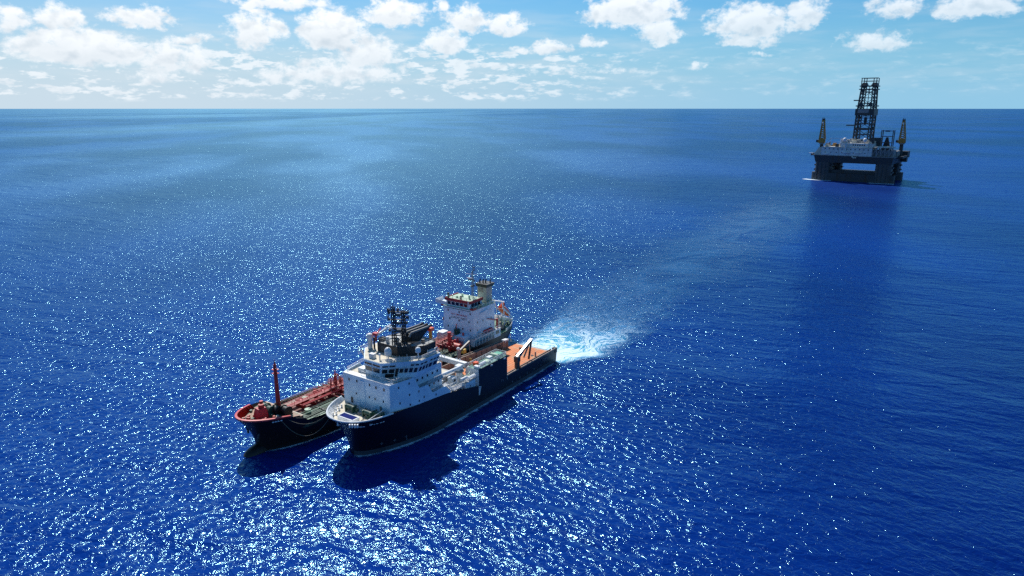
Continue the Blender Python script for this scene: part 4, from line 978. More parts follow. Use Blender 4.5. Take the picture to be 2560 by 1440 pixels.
def t_forecastle():
    m = MB(); m.cyl(94.9, 0, 7.9, 20.0, 0.62, 0.34, 12); mast = m.build('foremast', 'rust_red', TAN, smooth=True)
    MB().cyl(94.9, 0, 20.0, 21.2, 0.22, 0.05, 8).build('mast_tip', 'rust_red', mast)
    for k in range(16):
        z = 9.0 + 0.68 * k; w = 0.95 - 0.02 * k
        MB().bar((94.9, -w, z), (94.9, w, z), 0.09).build('mast_step', 'bright_red', mast)
    q = MB()
    for y in (-.85, .85): q.bar((94.9, y, 8), (94.9, y * .7, 19.2), 0.07)
    q.build('ladder_rail', 'rust_red', mast)
    for z in (17.6, 18.6): MB().cbox((94.9, 0, z), 1.2, 1.5, 0.12).build('mast_platform', 'bright_red', mast)
    # red ventilator house and hatch
    h = MB(); h.prism([(98.6, -1.0), (101.6, -1.2), (102.0, 1.3), (98.8, 1.5)], 7.95, 10.6, [(98.9, -0.7), (100.9, -0.8), (101.1, 0.8), (99.1, 1.0)])
    hh = h.build('vent_house', 'bright_red', TAN)
    MB().cyl(99.8, 0.1, 10.6, 11.4, 0.7, 0.7, 8).build('vent_head', 'rust_red', hh)
    MB().cyl(99.2, -0.6, 10.6, 11.9, 0.3, 0.45, 8).build('vent_head', 'bright_red', hh)
    b = MB().box(101.0, 102.3, 2.3, 3.6, 7.95, 8.7).build('hatch', 'bright_red', TAN); MB().cyl(101.65, 2.95, 8.7, 8.95, 0.35, 0.35, 10).build('hatch_wheel', 'bright_red', b)
    for (x, y, mm) in ((97.2, -2.3, 'machine_green'), (96.6, 1.6, 'black_paint'), (95.6, 3.7, 'black_paint'), (97.6, 0.2, 'machine_green')):
        d = MB().tube([(x, y - .75, 9.1), (x, y + .75, 9.1)], 1.0, 14).build('winch_drum', mm, TAN, smooth=True)
        for yy in (y - .9, y + .9): MB().tube([(x, yy - .08, 9.1), (x, yy + .08, 9.1)], 1.25, 14).build('drum_flange', mm, d)
        MB().box(x - 1.3, x + 1.3, y - .9, y + .9, 7.95, 8.3).build('winch_bed', 'dark_steel', d)
    rnd = random.Random(3)
    for k in range(34):
        x, y = rnd.uniform(94.3, 103), rnd.uniform(-5, 5) * (1.0 if k % 2 else .8)
        if x > 100: y *= .5
        MB().cbox((x, y, 7.95), rnd.uniform(.4, 1), rnd.uniform(.4, 1), rnd.uniform(.3, .9), rnd.random()).build('deck_fitting', rnd.choice(['tan_steel', 'rust_red', 'rust_red', 'dark_steel', 'machine_green', 'deck_cream']), TAN)
    for (x, y) in ((96.2, 5.8), (99, 4.9), (103.2, 1.6), (95.5, -5.6), (102.6, -2.2)):
        b = MB(); b.cyl(x, y, 7.9, 8.6, .2, .2, 8); b.cyl(x + .7, y - .15, 7.9, 8.6, .2, .2, 8); b.build('mooring_bitts', 'beige_paint', TAN, smooth=True)
    # anchors and draught numbers on the bow
    a = MB(); a.bar((103.2, 3.2, 5.9), (103.6, 3.0, 4.6), .3); a.bar((103.0, 2.6, 4.6), (103.9, 3.4, 4.5), .4); a.build('anchor', 'dark_steel', TAN)
    a = MB(); a.bar((103.0, -1.9, 6.3), (102.6, -1.9, 5.0), .35); a.bar((102.3, -2.5, 5.0), (103.0, -1.3, 4.9), .45); a.build('anchor', 'dark_steel', TAN)
    for k in range(4):
        x = 101.0 - .62 * k; i = min(range(len(TP[-1])), key=lambda j: abs(TP[-1][j][0] - x)); p = Vector(TP[-1][i]); p2 = Vector(TP[-1][i - 1])
        d = (p2 - p).normalized(); nrm = Vector((-d.y, d.x, 0)); nrm = nrm if nrm.y > 0 else -nrm
        c = p + d * (p.x - x) * 1.0 + nrm * .03 - Vector((0, 0, .55)); MB().panel(c - d * .22, c + d * .22, c + d * .22 + Vector((0, 0, .24)), c - d * .22 + Vector((0, 0, .24)), .03).build('name_lettering', 'letter_white', TAN)
t_forecastle()

def t_piping():
    def pipe(pts, r, m='rust_red', n=8): return MB().tube(pts, r, n).build('cargo_pipe', m, TAN, smooth=True)
    for k, y in enumerate((-3.4, -2.9, -2.4)): pipe([(34, y, 6.3), (91, y, 6.3)], 0.2, 'bright_red' if k == 0 else 'rust_red')
    MB().box(30, 92, -5.5, 0.7, 5.28, 5.32).build('deck_paint', 'red_deck', TAN)
    for y in (-5.0, -4.4): pipe([(40, y, 6.0), (86, y, 6.0)], 0.22, 'rust_red')
    for y in (-0.2, 0.35): pipe([(34, y, 6.6), (88, y, 6.6)], 0.19, 'bright_red')
    pipe([(34, 2.4, 6.2), (88, 2.4, 6.2)], 0.12, 'machine_green'); pipe([(34, 3.4, 5.9), (90, 3.4, 5.9)], 0.10, 'pale_green')
    for k in range(18):
        x = 36 + 3.0 * k
        MB().box(x - .08, x + .08, -3.7, 0.7, 5.3, 6.1).build('pipe_support', 'rust_red', TAN)
    for k in range(9):                                                    # deck frames on the port half
        x = 40 + 5.6 * k
        MB().bar((x, 0.8, 5.42), (x, 7.2, 5.42), 0.14, 0.2).build('deck_frame', 'worn_steel', TAN)
    for y in (1.6, 4.6, 5.8): MB().bar((38, y, 5.42), (92, y, 5.42), 0.12, 0.2).build('deck_girder', 'pale_green' if y > 5 else 'machine_green', TAN)
    # fore-and-aft walkway with red rails
    w = MB().box(36, 92, -1.9, -0.8, 7.0, 7.12).build('catwalk', 'rust_red', TAN)
    for k in range(14): MB().box(37 + 4.1 * k, 37.15 + 4.1 * k, -1.8, -.9, 5.3, 7.0).build('catwalk_leg', 'rust_red', w)
    railing(w, [(36, -1.85, 7.12), (92, -1.85, 7.12)], 1.0, 2, 2.4, .045, 'bright_red'); railing(w, [(36, -.85, 7.12), (92, -.85, 7.12)], 1.0, 2, 2.4, .045, 'bright_red')
    # deck houses / tank hatches
    for (x, y, mm) in ((83.5, -4.2, 'pale_green'), (72, 3.2, 'pale_green'), (64, -4.4, 'rust_red'), (56, 3.0, 'pale_green'), (48, -4.0, 'rust_red'), (88, 2.2, 'pale_green')):
        b = MB().cyl(x, y, 5.3, 6.1, .75, .75, 12).build('tank_hatch', mm, TAN, smooth=True); MB().cyl(x, y, 6.1, 6.22, .85, .85, 12).build('hatch_lid', mm, b)
    for (x, y) in ((86, -3.0), (80, -4.6), (78.5, -3.1), (70, -4.5), (90, -2.2)):
        MB().cbox((x, y, 5.3), .7, .7, 1.4, 0).build('valve_stand', 'bright_red', TAN)
    # red hose crane / manifold tower amidships
    c = MB()
    for dx, dy in ((-1.2, -1.0), (1.2, -1.0), (1.2, 1.0), (-1.2, 1.0)): c.bar((75.8 + dx, -.9 + dy, 5.3), (75.8 + dx * .8, -.9 + dy * .8, 9.6), .2)
    c.box(74.4, 77.2, -2.2, .4, 8.4, 8.55); tw = c.build('manifold_tower', 'rust_red', TAN)
    for k in range(7):
        a = k * math.pi / 6.0
        MB().tube([(75.8 + 1.6 * math.cos(a), -.9 + 1.6 * math.sin(a), 8.5), (75.8 + 1.5 * math.cos(a), -.9 + 1.5 * math.sin(a), 9.8), (75.8 + .8 * math.cos(a), -.9 + .8 * math.sin(a), 10.7), (75.8, -.9, 11.0)], .1, 6).build('cage_hoop', 'rust_red', tw)
    MB().cyl(75.8, -.9, 8.5, 10.4, .5, .4, 10).build('monitor', 'bright_red', tw, smooth=True)
    MB().cyl(75.8, -.9, 10.4, 11.9, .22, .12, 8).build('monitor', 'bright_red', tw)
    railing(tw, [(74.4, -2.2, 8.55), (77.2, -2.2, 8.55), (77.2, .4, 8.55), (74.4, .4, 8.55), (74.4, -2.2, 8.55)], 1.0, 2, 1.4, .05, 'rust_red')
    for k in range(5): pipe([(72 + 1.7 * k, -6.6, 6.4), (72 + 1.7 * k, 5.6, 6.4), (72 + 1.7 * k, 6.4, 6.0)], .16)
    # aft pump-room mass of red pipes, tanks, walkway and stairs before the house
    for k in range(6): pipe([(28.5 + 1.15 * k, -4.6, 7.4), (28.5 + 1.15 * k, 5.6, 7.4)], .17, 'bright_red' if k % 2 else 'rust_red')
    MB().tube([(31.5, 3.6, 6.6), (31.5, 6.9, 6.6)], 1.35, 16).build('slop_tank', 'rust_red', TAN, smooth=True)
    for k in range(5): MB().cyl(29.2 + 1.3 * k, 4.0, 7.2, 8.6, .34, .3, 9).build('valve_head', 'bright_red', TAN, smooth=True)
    MB().cyl(32.6, 3.4, 5.3, 11.2, .55, .5, 12).build('vent_post', 'bright_red', TAN, smooth=True)
    MB().cyl(32.6, 3.4, 11.2, 11.6, .75, .6, 12).build('vent_cap', 'bright_red', TAN, smooth=True)
    wk = MB().box(29, 40, 1.0, 2.2, 9.0, 9.12).build('walkway', 'rust_red', TAN)
    railing(wk, [(29, 1.0, 9.12), (40, 1.0, 9.12)], 1.0, 3, 1.5, .05, 'tan_steel'); railing(wk, [(29, 2.2, 9.12), (40, 2.2, 9.12)], 1.0, 3, 1.5, .05, 'rust_red')
    for x in (29.5, 34, 39.5): MB().bar((x, 1.6, 5.3), (x, 1.6, 9), .22).build('walkway_leg', 'rust_red', wk)
    # starboard hose-handling crane: orange-tan stand and red boom
    cr = MB(); cr.cyl(31.5, -5.4, 5.3, 10.2, .6, .55, 12); c2 = cr.build('deck_crane', 'yellow_paint', TAN, smooth=True)
    MB().box(30.6, 32.4, -6.2, -4.6, 10.2, 11.2).build('crane_house', 'orange_paint', c2)
    MB().tube([(32, -5.4, 11.0), (36.5, -6.4, 10.6), (40.8, -6.9, 6.6)], .42, 10, .3).build('boom', 'bright_red', c2, smooth=True)
    MB().prism([(40.2, -7.4), (42.2, -7.4), (42.2, -5.6), (40.2, -5.6)], 5.3, 8.2, [(40.4, -7.2), (41.2, -7.2), (41.2, -5.8), (40.4, -5.8)]).build('boom_rest', 'rust_red', TAN)
    MB().box(27.2, 30.2, -3.8, -1.2, 7.6, 9.8).build('foam_tank', 'white_paint', TAN)
    MB().box(27.0, 30.4, -4.0, -1.0, 5.3, 7.6).build('tank_stand', 'tan_steel', TAN)
    MB().box(24.2, 27.6, 1.6, 5.4, 5.3, 8.6).build('pump_house', 'cabin_white_skylit', TAN)
    MB().cyl(25.8, 3.6, 8.6, 9.5, .34, .34, 10).build('vent_head', 'bright_red', TAN, smooth=True)
    MB().box(24.3, 25.5, -.4, 1.0, 8.0, 10.0).build('locker', 'machine_green', TAN)
    MB().tube([(25, .2, 10.0), (25, .2, 11.6), (25.4, .8, 11.9)], .14, 7).build('vent_pipe', 'bright_red', TAN)
t_piping()

def t_house():
    b = MB(); b.prism([(12.3, -5.9), (24, -5.9), (24, 6.5), (12.3, 6.5)], 5.2, 16.9); h = b.build('deck_house', 'cabin_white_skylit', TAN)
    MB().box(12.2, 24.1, -6.0, 6.6, 16.9, 17.0).build('bridge_deck', 'pale_green', h)
    for (y, z) in [(-3.9, 15.6), (.7, 15.6), (5.2, 15.6), (-3.3, 12.8), (.6, 12.7), (4.7, 12.8), (-4.0, 10.1), (-.8, 10.1), (2.1, 10.1), (5.2, 10.1)]:
        window(h, (24.0, y, z), (1, 0, 0), .42, .62)
    for (x, z) in [(16.0, 15.2), (14.3, 12.3), (18.8, 12.5), (21.8, 12.5), (21.8, 9.9), (14.6, 9.8)]: window(h, (x, 6.5, z), (0, 1, 0), .42, .62)
    MB().box(24.0, 24.06, -5.2, 5.4, 16.35, 16.5).build('trim_strip', 'machine_green', h)
    flat_text('NO SMOKING', h, 'letter_red', 0.95, (24.025, .55, 14.55), (1, 0, 0))
    flat_text('SAFETY FIRST', h, 'letter_dark', 1.0, (24.025, .55, 13.45), (1, 0, 0))
    # starboard lower wing of the house
    MB().box(13.5, 22.5, -7.5, -5.9, 8.2, 11.2).build('side_house', 'cabin_white_skylit', h)
    MB().box(21.6, 22.9, -7.4, -6.2, 11.2, 12.2).build('raft_locker', 'bright_red', h)
    MB().bar((20.6, 6.55, 15.2), (15.5, 7.4, 15.6), .3, .5).build('ledge', 'cabin_white_skylit', h)
    # bridge
    br = MB(); br.prism([(17, -5.0), (23.3, -5.0), (23.3, 4.6), (17, 4.6)], 17.0, 19.2, [(17, -5.0), (23.7, -5.0), (23.7, 4.8), (17, 4.8)]); bg = br.build('bridge', 'cabin_white_skylit', TAN)
    for k in range(5):
        y0 = -4.5 + 1.72 * k; q = [(23.42, y0, 17.45), (23.42, y0 + 1.45, 17.45), (23.62, y0 + 1.45, 18.65), (23.62, y0, 18.65)]
        w = MB().panel(*q, t=.06).build('window', 'dark_glass', bg)
        f = MB()
        for i in range(4): f.bar(Vector(q[i]) + Vector((.07, 0, 0)), Vector(q[(i + 1) % 4]) + Vector((.07, 0, 0)), .1)
        f.build('window_frame', 'white_paint', w)
    for k in range(3): MB().box(18 + 1.7 * k, 19.3 + 1.7 * k, 4.68, 4.82, 17.5, 18.7).build('window', 'dark_glass', bg)
    e = MB(); e.box(23.7, 24.0, -5.4, 5.2, 18.85, 19.75); e.box(16.8, 24.0, 4.95, 5.2, 18.85, 19.75); e.box(16.8, 24, -5.4, -5.15, 18.85, 19.75); e.build('red_fascia', 'rust_red', bg)
    MB().box(16.8, 23.95, -5.3, 5.1, 19.2, 19.45).build('bridge_roof', 'pale_green', bg)
    MB().box(24.0, 24.05, 4.2, 4.8, 19.0, 19.5).build('notice_board', 'letter_white', bg)
    railing(bg, [(23.6, -5.1, 19.5), (23.6, 4.9, 19.5), (17, 4.9, 19.5)], 1.0, 2, 1.5, .045, 'pale_green')
    for (x, y, z, mm) in ((22.9, -4.6, 1.7, 'machine_green'), (22.6, .4, 1.2, 'black_paint'), (20.5, 2.3, 1.2, 'pale_green'), (19.2, -1.6, .9, 'pale_green'), (21.5, -2.0, .7, 'pale_green')):
        MB().cyl(x, y, 19.45, 19.45 + z, .3, .38, 9).build('searchlight' if z > 1 else 'vent_head', mm, bg, smooth=True)
    # wings
    wg = MB(); wg.prism([(18.5, -10.6), (22.5, -10.6), (23.4, -5.0), (18.5, -5.0)], 16.75, 17.05); ww = wg.build('bridge_wing', 'cabin_white_skylit', TAN)
    MB().panel((22.4, -10.5, 17), (23.4, -5, 17), (23.4, -5, 18.1), (22.4, -10.5, 18.1), .05).build('wing_bulwark', 'white_paint', ww)
    MB().panel((22.4, -10.5, 17), (18.5, -10.5, 17), (18.5, -10.5, 18.1), (22.4, -10.5, 18.1), .05).build('wing_bulwark', 'white_paint', ww)
    MB().bar((22.7, -7.8, 16.6), (23.0, -6.2, 16.6), .5, .5).build('lifebuoy_box', 'rust_red', ww)
    MB().bar((21, -10, 16.7), (21, -6, 14.2), .22).build('wing_brace', 'cabin_white_skylit', ww)
    MB().box(22.4, 24.2, 5.3, 6.6, 16.95, 17.5).build('wing_locker', 'rust_red', TAN)
    railing(TAN, [(24, 6.5, 17), (12.4, 6.5, 17), (12.4, 2.0, 17)], 1.0, 3, 1.5, .045, 'pale_green')
    rnd = random.Random(8)
    for k in range(9): MB().cbox((rnd.uniform(13, 20), rnd.uniform(4.9, 6.1), 17), rnd.uniform(.4, .9), rnd.uniform(.3, .7), rnd.uniform(.4, 1.1)).build('deck_locker', rnd.choice(['pale_green', 'machine_green', 'white_paint']), TAN)
    # signal mast with radars
    m = MB()
    for dx, dy in ((-.3, -.3), (.3, -.3), (0, .35)): m.bar((18.2 + dx, 2 + dy, 19.4), (18.2 + dx * .6, 2 + dy * .6, 28.4), .12)
    for k in range(11): m.bar((17.9, 1.7, 20 + .75 * k), (18.5, 1.7, 20.4 + .75 * k), .08); m.bar((18.5, 1.7, 20 + .75 * k), (18.2, 2.3, 20.4 + .75 * k), .08)
    ms = m.build('signal_mast', 'grey_steel', TAN)
    MB().tube([(18.2, 2, 28.2), (18.2, 2, 30.8)], .07, 6).build('antenna', 'grey_steel', ms)
    MB().bar((18.6, -.6, 27.3), (18.2, 4.0, 27.3), .12).build('yard', 'white_paint', ms)
    MB().bar((19.6, .7, 26.2), (18.9, 3.0, 26.2), .35, .22).build('radar_scanner', 'white_paint', ms)
    MB().cbox((18.9, 1.8, 25.4), .9, 1.6, .6).build('radar_platform', 'grey_steel', ms)
    MB().cbox((18.6, 2.0, 23.2), .8, 1.2, .3).build('radar_platform', 'dark_steel', ms)
    for z in (23.5, 25.0, 28.6, 29.4): MB().cbox((18.2, 2.6, z), .35, .35, .45).build('mast_lamp', 'dark_steel', ms)
    # funnel
    f = MB(); f.prism([(11.4, 1.2), (14.6, 1.2), (14.6, 4.9), (11.4, 4.9)], 17.0, 22.4); fu = f.build('funnel', 'beige_paint', TAN)
    MB().prism([(11.1, 0.9), (14.9, 0.9), (14.9, 5.2), (11.1, 5.2)], 22.4, 23.5, [(10.6, .6), (15.1, .6), (15.1, 5.5), (10.6, 5.5)]).build('funnel_top', 'black_paint', fu)
    for k in range(2): MB().box(14.6, 14.66, 1.6 + 1.1 * k, 2.5 + 1.1 * k, 20.6, 22.0).build('louvre', 'tan_steel', fu)
    for (x, y) in ((13.9, 1.7), (13.7, 2.9), (13.2, 3.6), (12.0, 4.6)):
        MB().tube([(x, y, 23.3), (x, y, 24.2), (x - .35, y, 24.8)], .22, 8).build('exhaust_pipe', 'black_paint', fu, smooth=True)
    # poop side house with open promenade on the port side
    MB().box(10.6, 25.4, 6.55, 7.9, 7.75, 7.95).build('promenade_roof', 'deck_grey', TAN)
    MB().box(10.6, 25.4, 7.75, 7.98, 7.7, 8.05).build('roof_edge', 'white_paint', TAN)
    MB().box(25.2, 25.45, 6.4, 7.95, 5.3, 7.75).build('front_post', 'white_paint', TAN)
    MB().box(10.8, 14.4, 7.72, 7.88, 5.2, 7.75).build('side_plate', 'cabin_white_skylit', TAN)
    MB().box(11.6, 13.6, 7.86, 7.93, 6.3, 7.5).build('opening', 'dark_glass', TAN)
    for k in range(6): MB().box(15.8 + 1.7 * k, 16.05 + 1.7 * k, 7.7, 7.9, 5.3, 7.75).build('side_post', 'white_paint', TAN)
    MB().box(14.4, 24, 7.6, 7.86, 5.2, 6.1).build('bulwark', 'grey_steel', TAN)
    railing(TAN, [(25.2, 7.8, 8.0), (10.8, 7.8, 8.0)], .95, 2, 1.7, .045, 'white_paint')
    # stores, rafts and red provisions crane by the house side
    for k in range(3): MB().tube([(14.6 + 1.5 * k, 6.9, 8.5), (15.7 + 1.5 * k, 6.9, 8.5)], .55, 10).build('life_raft', 'bright_red', TAN, smooth=True, label='red cylindrical life raft canister')
    MB().box(20.3, 21.6, 7.0, 7.6, 7.95, 9.0).build('notice_frame', 'white_paint', TAN)
    MB().box(20.45, 21.45, 7.55, 7.64, 8.3, 8.9).build('notice_panel', 'dark_steel', TAN)
    c = MB().cyl(11.4, 6.9, 7.9, 11.2, .4, .34, 10).build('stores_crane', 'rust_red', TAN, smooth=True)
    MB().bar((11.4, 6.9, 10.8), (17.0, 7.0, 12.6), .26, .3).build('boom', 'rust_red', c)
    # stern: winches and bulwark
    MB().prism([(p[0], p[1] * .97) for p in [TP[-1][i] for i in range(9)]] + [(10, 7.2), (10, -7.2)] + [(p[0], p[1] * .97) for p in [TS[-1][i] for i in range(8, -1, -1)]], 5.0, 5.4).build('poop_deck', 'deck_green', TAN)
    for (x, y) in ((5.8, 4.6), (3.2, 2.0), (4.6, -2.5)):
        d = MB().tube([(x, y - .9, 6.4), (x, y + .9, 6.4)], .8, 12).build('winch_drum', 'tan_steel', TAN, smooth=True)
        MB().box(x - 1, x + 1, y - 1.1, y + 1.1, 5.4, 5.8).build('winch_bed', 'dark_steel', d)
    for k in range(8): MB().cbox((rnd.uniform(0, 9), rnd.uniform(-5, 6), 5.4), rnd.uniform(.4, .9), rnd.uniform(.4, .9), rnd.uniform(.5, 1.3)).build('deck_fitting', rnd.choice(['deck_cream', 'dark_steel', 'pale_green', 'tan_steel']), TAN)
    st = [Vector(TP[-1][i]) for i in range(9)]
    railing(TAN, [p * .985 for p in st[2:]], 1.0, 3, 1.4, .045, 'white_paint'); railing(TAN, [Vector(TS[-1][i]) * .985 for i in range(0, 9)], 1.0, 3, 1.4, .045, 'white_paint')
    MB().bar((-2.9, -2.5, 6.4), (-2.6, 3.8, 6.4), .3, 1.0).build('stern_screen', 'white_paint', TAN)
    # free-fall lifeboat ramp
    dv = MB()
    for y in (.4, 3.6): dv.bar((3.4, y, 12.4), (-3.4, y, 6.9), .22, .35); dv.bar((2.4, y, 5.4), (2.6, y, 11.7), .25); dv.bar((-1.2, y, 5.4), (-1.0, y, 8.8), .22); dv.bar((2.4, y, 6), (-1, y, 8.4), .16)
    d = dv.build('lifeboat_ramp', 'white_paint', TAN)
    MB().bar((3.9, -.4, 14.7), (3.4, 4.4, 14.7), .55, .35).build('davit_head', 'white_paint', d)
    for y in (.4, 3.6): MB().bar((2.8, y, 12), (3.7, y, 14.6), .3).build('davit_arm', 'white_paint', d)
    for k in range(4): MB().bar((2.6 - 1.2 * k, .4, 11.7 - 1.0 * k), (2.6 - 1.2 * k, 3.6, 11.7 - 1.0 * k), .14).build('ramp_rung', 'beige_paint', d)
    MB().bar((8.5, 4.5, 5.4), (6.5, 4.5, 9.8), .8, .2).build('stairway', 'beige_paint', TAN)
    MB().box(4.0, 9.6, .8, 4.0, 9.6, 9.75).build('boat_platform', 'grey_steel', TAN); railing(TAN, [(4, 4, 9.75), (9.6, 4, 9.75)], 1.0, 3, 1.2, .05, 'beige_paint')
    for x in (4.4, 9.2): MB().bar((x, 3.8, 5.4), (x, 3.8, 9.6), .2).build('platform_leg', 'grey_steel', TAN)
t_house()

def lifeboat():
    T = TAN
    c = Vector((T.location.x, T.location.y, 0)); a = R(-124)
    def w(x, y, z): return (c.x + math.cos(a) * x - math.sin(a) * y, c.y + math.sin(a) * x + math.cos(a) * y, z)
    o = thing('lifeboat', 'orange enclosed free-fall lifeboat on its white ramp at the tanker stern', 'lifeboat', w(-.2, 2.0, 9.6))
    o.rotation_euler = Matrix.Rotation(a, 3, 'Z').to_euler()
    ex = Matrix.Rotation(R(-124), 4, 'Z') @ Matrix.Rotation(R(-39), 4, 'Y') @ Matrix.Rotation(math.pi, 4, 'Z')
    o.rotation_euler = ex.to_euler()
    rings = []
    for t, wd, zt, zb in ((0, .95, 1.25, .1), (.06, 1.25, 1.6, -.25), (.3, 1.4, 1.75, -.5), (.6, 1.35, 1.7, -.55), (.82, 1.0, 1.35, -.35), (.95, .5, .9, 0), (1, .12, .5, .25)):
        x = -3.6 + 7.2 * t
        rings.append([(x, wd * math.cos(q) * (1 if math.sin(q) < .5 else .82), .45 + (zt - .45 if math.sin(q) > 0 else .45 - zb) * math.sin(q)) for q in [2 * math.pi * k / 14 for k in range(14)]])
    MB().loft(rings).build('hull', 'orange_paint', o, smooth=True)
    MB().prism([(-3.5, -.62), (-2.3, -.62), (-2.3, .62), (-3.5, .62)], 1.4, 2.5, [(-3.3, -.45), (-2.5, -.45), (-2.5, .45), (-3.3, .45)]).build('cockpit', 'orange_paint', o)
    for s in (-1, 1): MB().tube([(-3.4, s * 1.3, .45), (0, s * 1.46, .42), (2.2, s * 1.1, .42)], .1, 6).build('fender_strip', 'white_paint', o)
    for s in (-1, 1): MB().box(-3.1, -2.7, s * .52 - .05, s * .52 + .05, 1.8, 2.2).build('window', 'dark_glass', o)
    MB().box(-3.68, -3.58, -.45, .45, .5, 1.3).build('stern_door', 'orange_paint', o)
lifeboat()

def sag(p, q, s, n=14):
    p, q = Vector(p), Vector(q); return [p.lerp(q, t / n) - Vector((0, 0, s * 4 * (t / n) * (1 - t / n))) for t in range(n + 1)]
def to_world(o, p):
    a = o.rotation_euler[2]; return Vector((o.location.x + math.cos(a) * p[0] - math.sin(a) * p[1], o.location.y + math.sin(a) * p[0] + math.cos(a) * p[1], p[2]))
for (a, b, s, lab) in (
    ((99.0, 6.6, 8.2), (84.9, -2.2, 10.4), 4.0, 'lowest slack mooring rope drooping from the tanker bow to the navy bow'),
    ((97.5, 6.9, 8.3), (83.2, -3.8, 10.9), 2.0, 'middle mooring rope between the two bows, drooping a little'),
    ((95.8, 7.2, 8.2), (80.0, -5.9, 10.8), 1.1, 'tightest and highest mooring rope between the two bows'),
):
    o = MB().tube(sag(to_world(TAN, a), to_world(VES, b), s), .06, 6).build('mooring_rope', 'rope_fibre', smooth=True)
    tag(o, lab, 'rope', 'mooring ropes between the ships')
o = MB().tube(sag(to_world(TAN, (3.2, 6.6, 5.9)), to_world(VES, (3.0, -6.6, 4.6)), 1.2), .09, 6).build('mooring_rope', 'rope_fibre', smooth=True)
tag(o, 'thin stern mooring rope hanging down from the tanker stern', 'rope', 'mooring ropes between the ships')

# wash lapping along the two hulls
def lap(name, rows, o, w, lab, sel=lambda p: True):
    wl = [to_world(o, r) for r in rows[1] if sel(r)]; L, R_ = [], []
    for i, p in enumerate(wl):
        d = wl[min(i + 1, len(wl) - 1)] - wl[max(i - 1, 0)]; d.z = 0; d.normalize(); q = Vector((-d.y, d.x, 0))
        c = to_world(o, (45, 0, 0)); 
        if q.dot(p - c) < 0: q = -q
        L.append(p - q * .3); R_.append(p + q * w)
    n = len(L); vs = []
    vsn = attr_sheet(name, L, R_, FOAM_LAP, 0.08, nv=4, label=lab)
    at = vsn.data.attributes['across']; at.data.foreach_set('value', [j / 4 for i in range(n) for j in range(5)])
    return vsn
lap('hull_wash', VP, VES, 2.4, 'thin broken foam lapping along the navy hull')
lap('hull_wash', TP, TAN, 2.0, 'thin broken foam lapping along the tanker hull', lambda r: r[0] > 4)
lap('hull_wash', TS, TAN, 2.6, 'thin broken foam on the far side of the tanker', lambda r: r[0] > 4)
# ------------------------------------------------------------------ the semi-submersible drilling rig (local frame: x along its near side, y away)
mat('rig_hull', (0.028, 0.033, 0.042), 0.55, wear=0.7, wear_col=(0.07, 0.035, 0.022), streak=True, scale=0.09)
mat('rig_white', (0.60, 0.63, 0.64), 0.55, wear=0.6, wear_col=(0.25, 0.19, 0.14), streak=True, scale=0.09)
mat('rig_grey', (0.24, 0.25, 0.26), 0.6, wear=0.6, wear_col=(0.12, 0.07, 0.045), scale=0.12)
mat('rig_steel', (0.030, 0.034, 0.040), 0.5, wear=0.3, wear_col=(0.06, 0.04, 0.03), scale=0.2)
mat('rig_yellow', (0.42, 0.20, 0.03), 0.5, wear=0.5, wear_col=(0.16, 0.08, 0.04), scale=0.2)
mat('rig_cream', (0.58, 0.54, 0.45), 0.6, wear=0.6, wear_col=(0.22, 0.14, 0.09), scale=0.12)
mat('rig_column', (0.050, 0.055, 0.065), 0.55, wear=0.8, wear_col=(0.10, 0.055, 0.035), streak=True, scale=0.12)
RIG = thing('drilling_rig', 'dark semi-submersible drilling rig with tall lattice derrick far off to the right', 'oil rig', (348.1, 795.0, 0), R(-38))
RIG.scale = (0.93, 0.88, 1.0)
def rounded(x0, x1, y0, y1, r, n=4):
    P = []
    for cx, cy, a0 in ((x1 - r, y0 + r, -90), (x1 - r, y1 - r, 0), (x0 + r, y1 - r, 90), (x0 + r, y0 + r, 180)):
        for k in range(n + 1):
            a = R(a0 + 90 * k / n); P.append((cx + r * math.cos(a), cy + r * math.sin(a)))
    return P
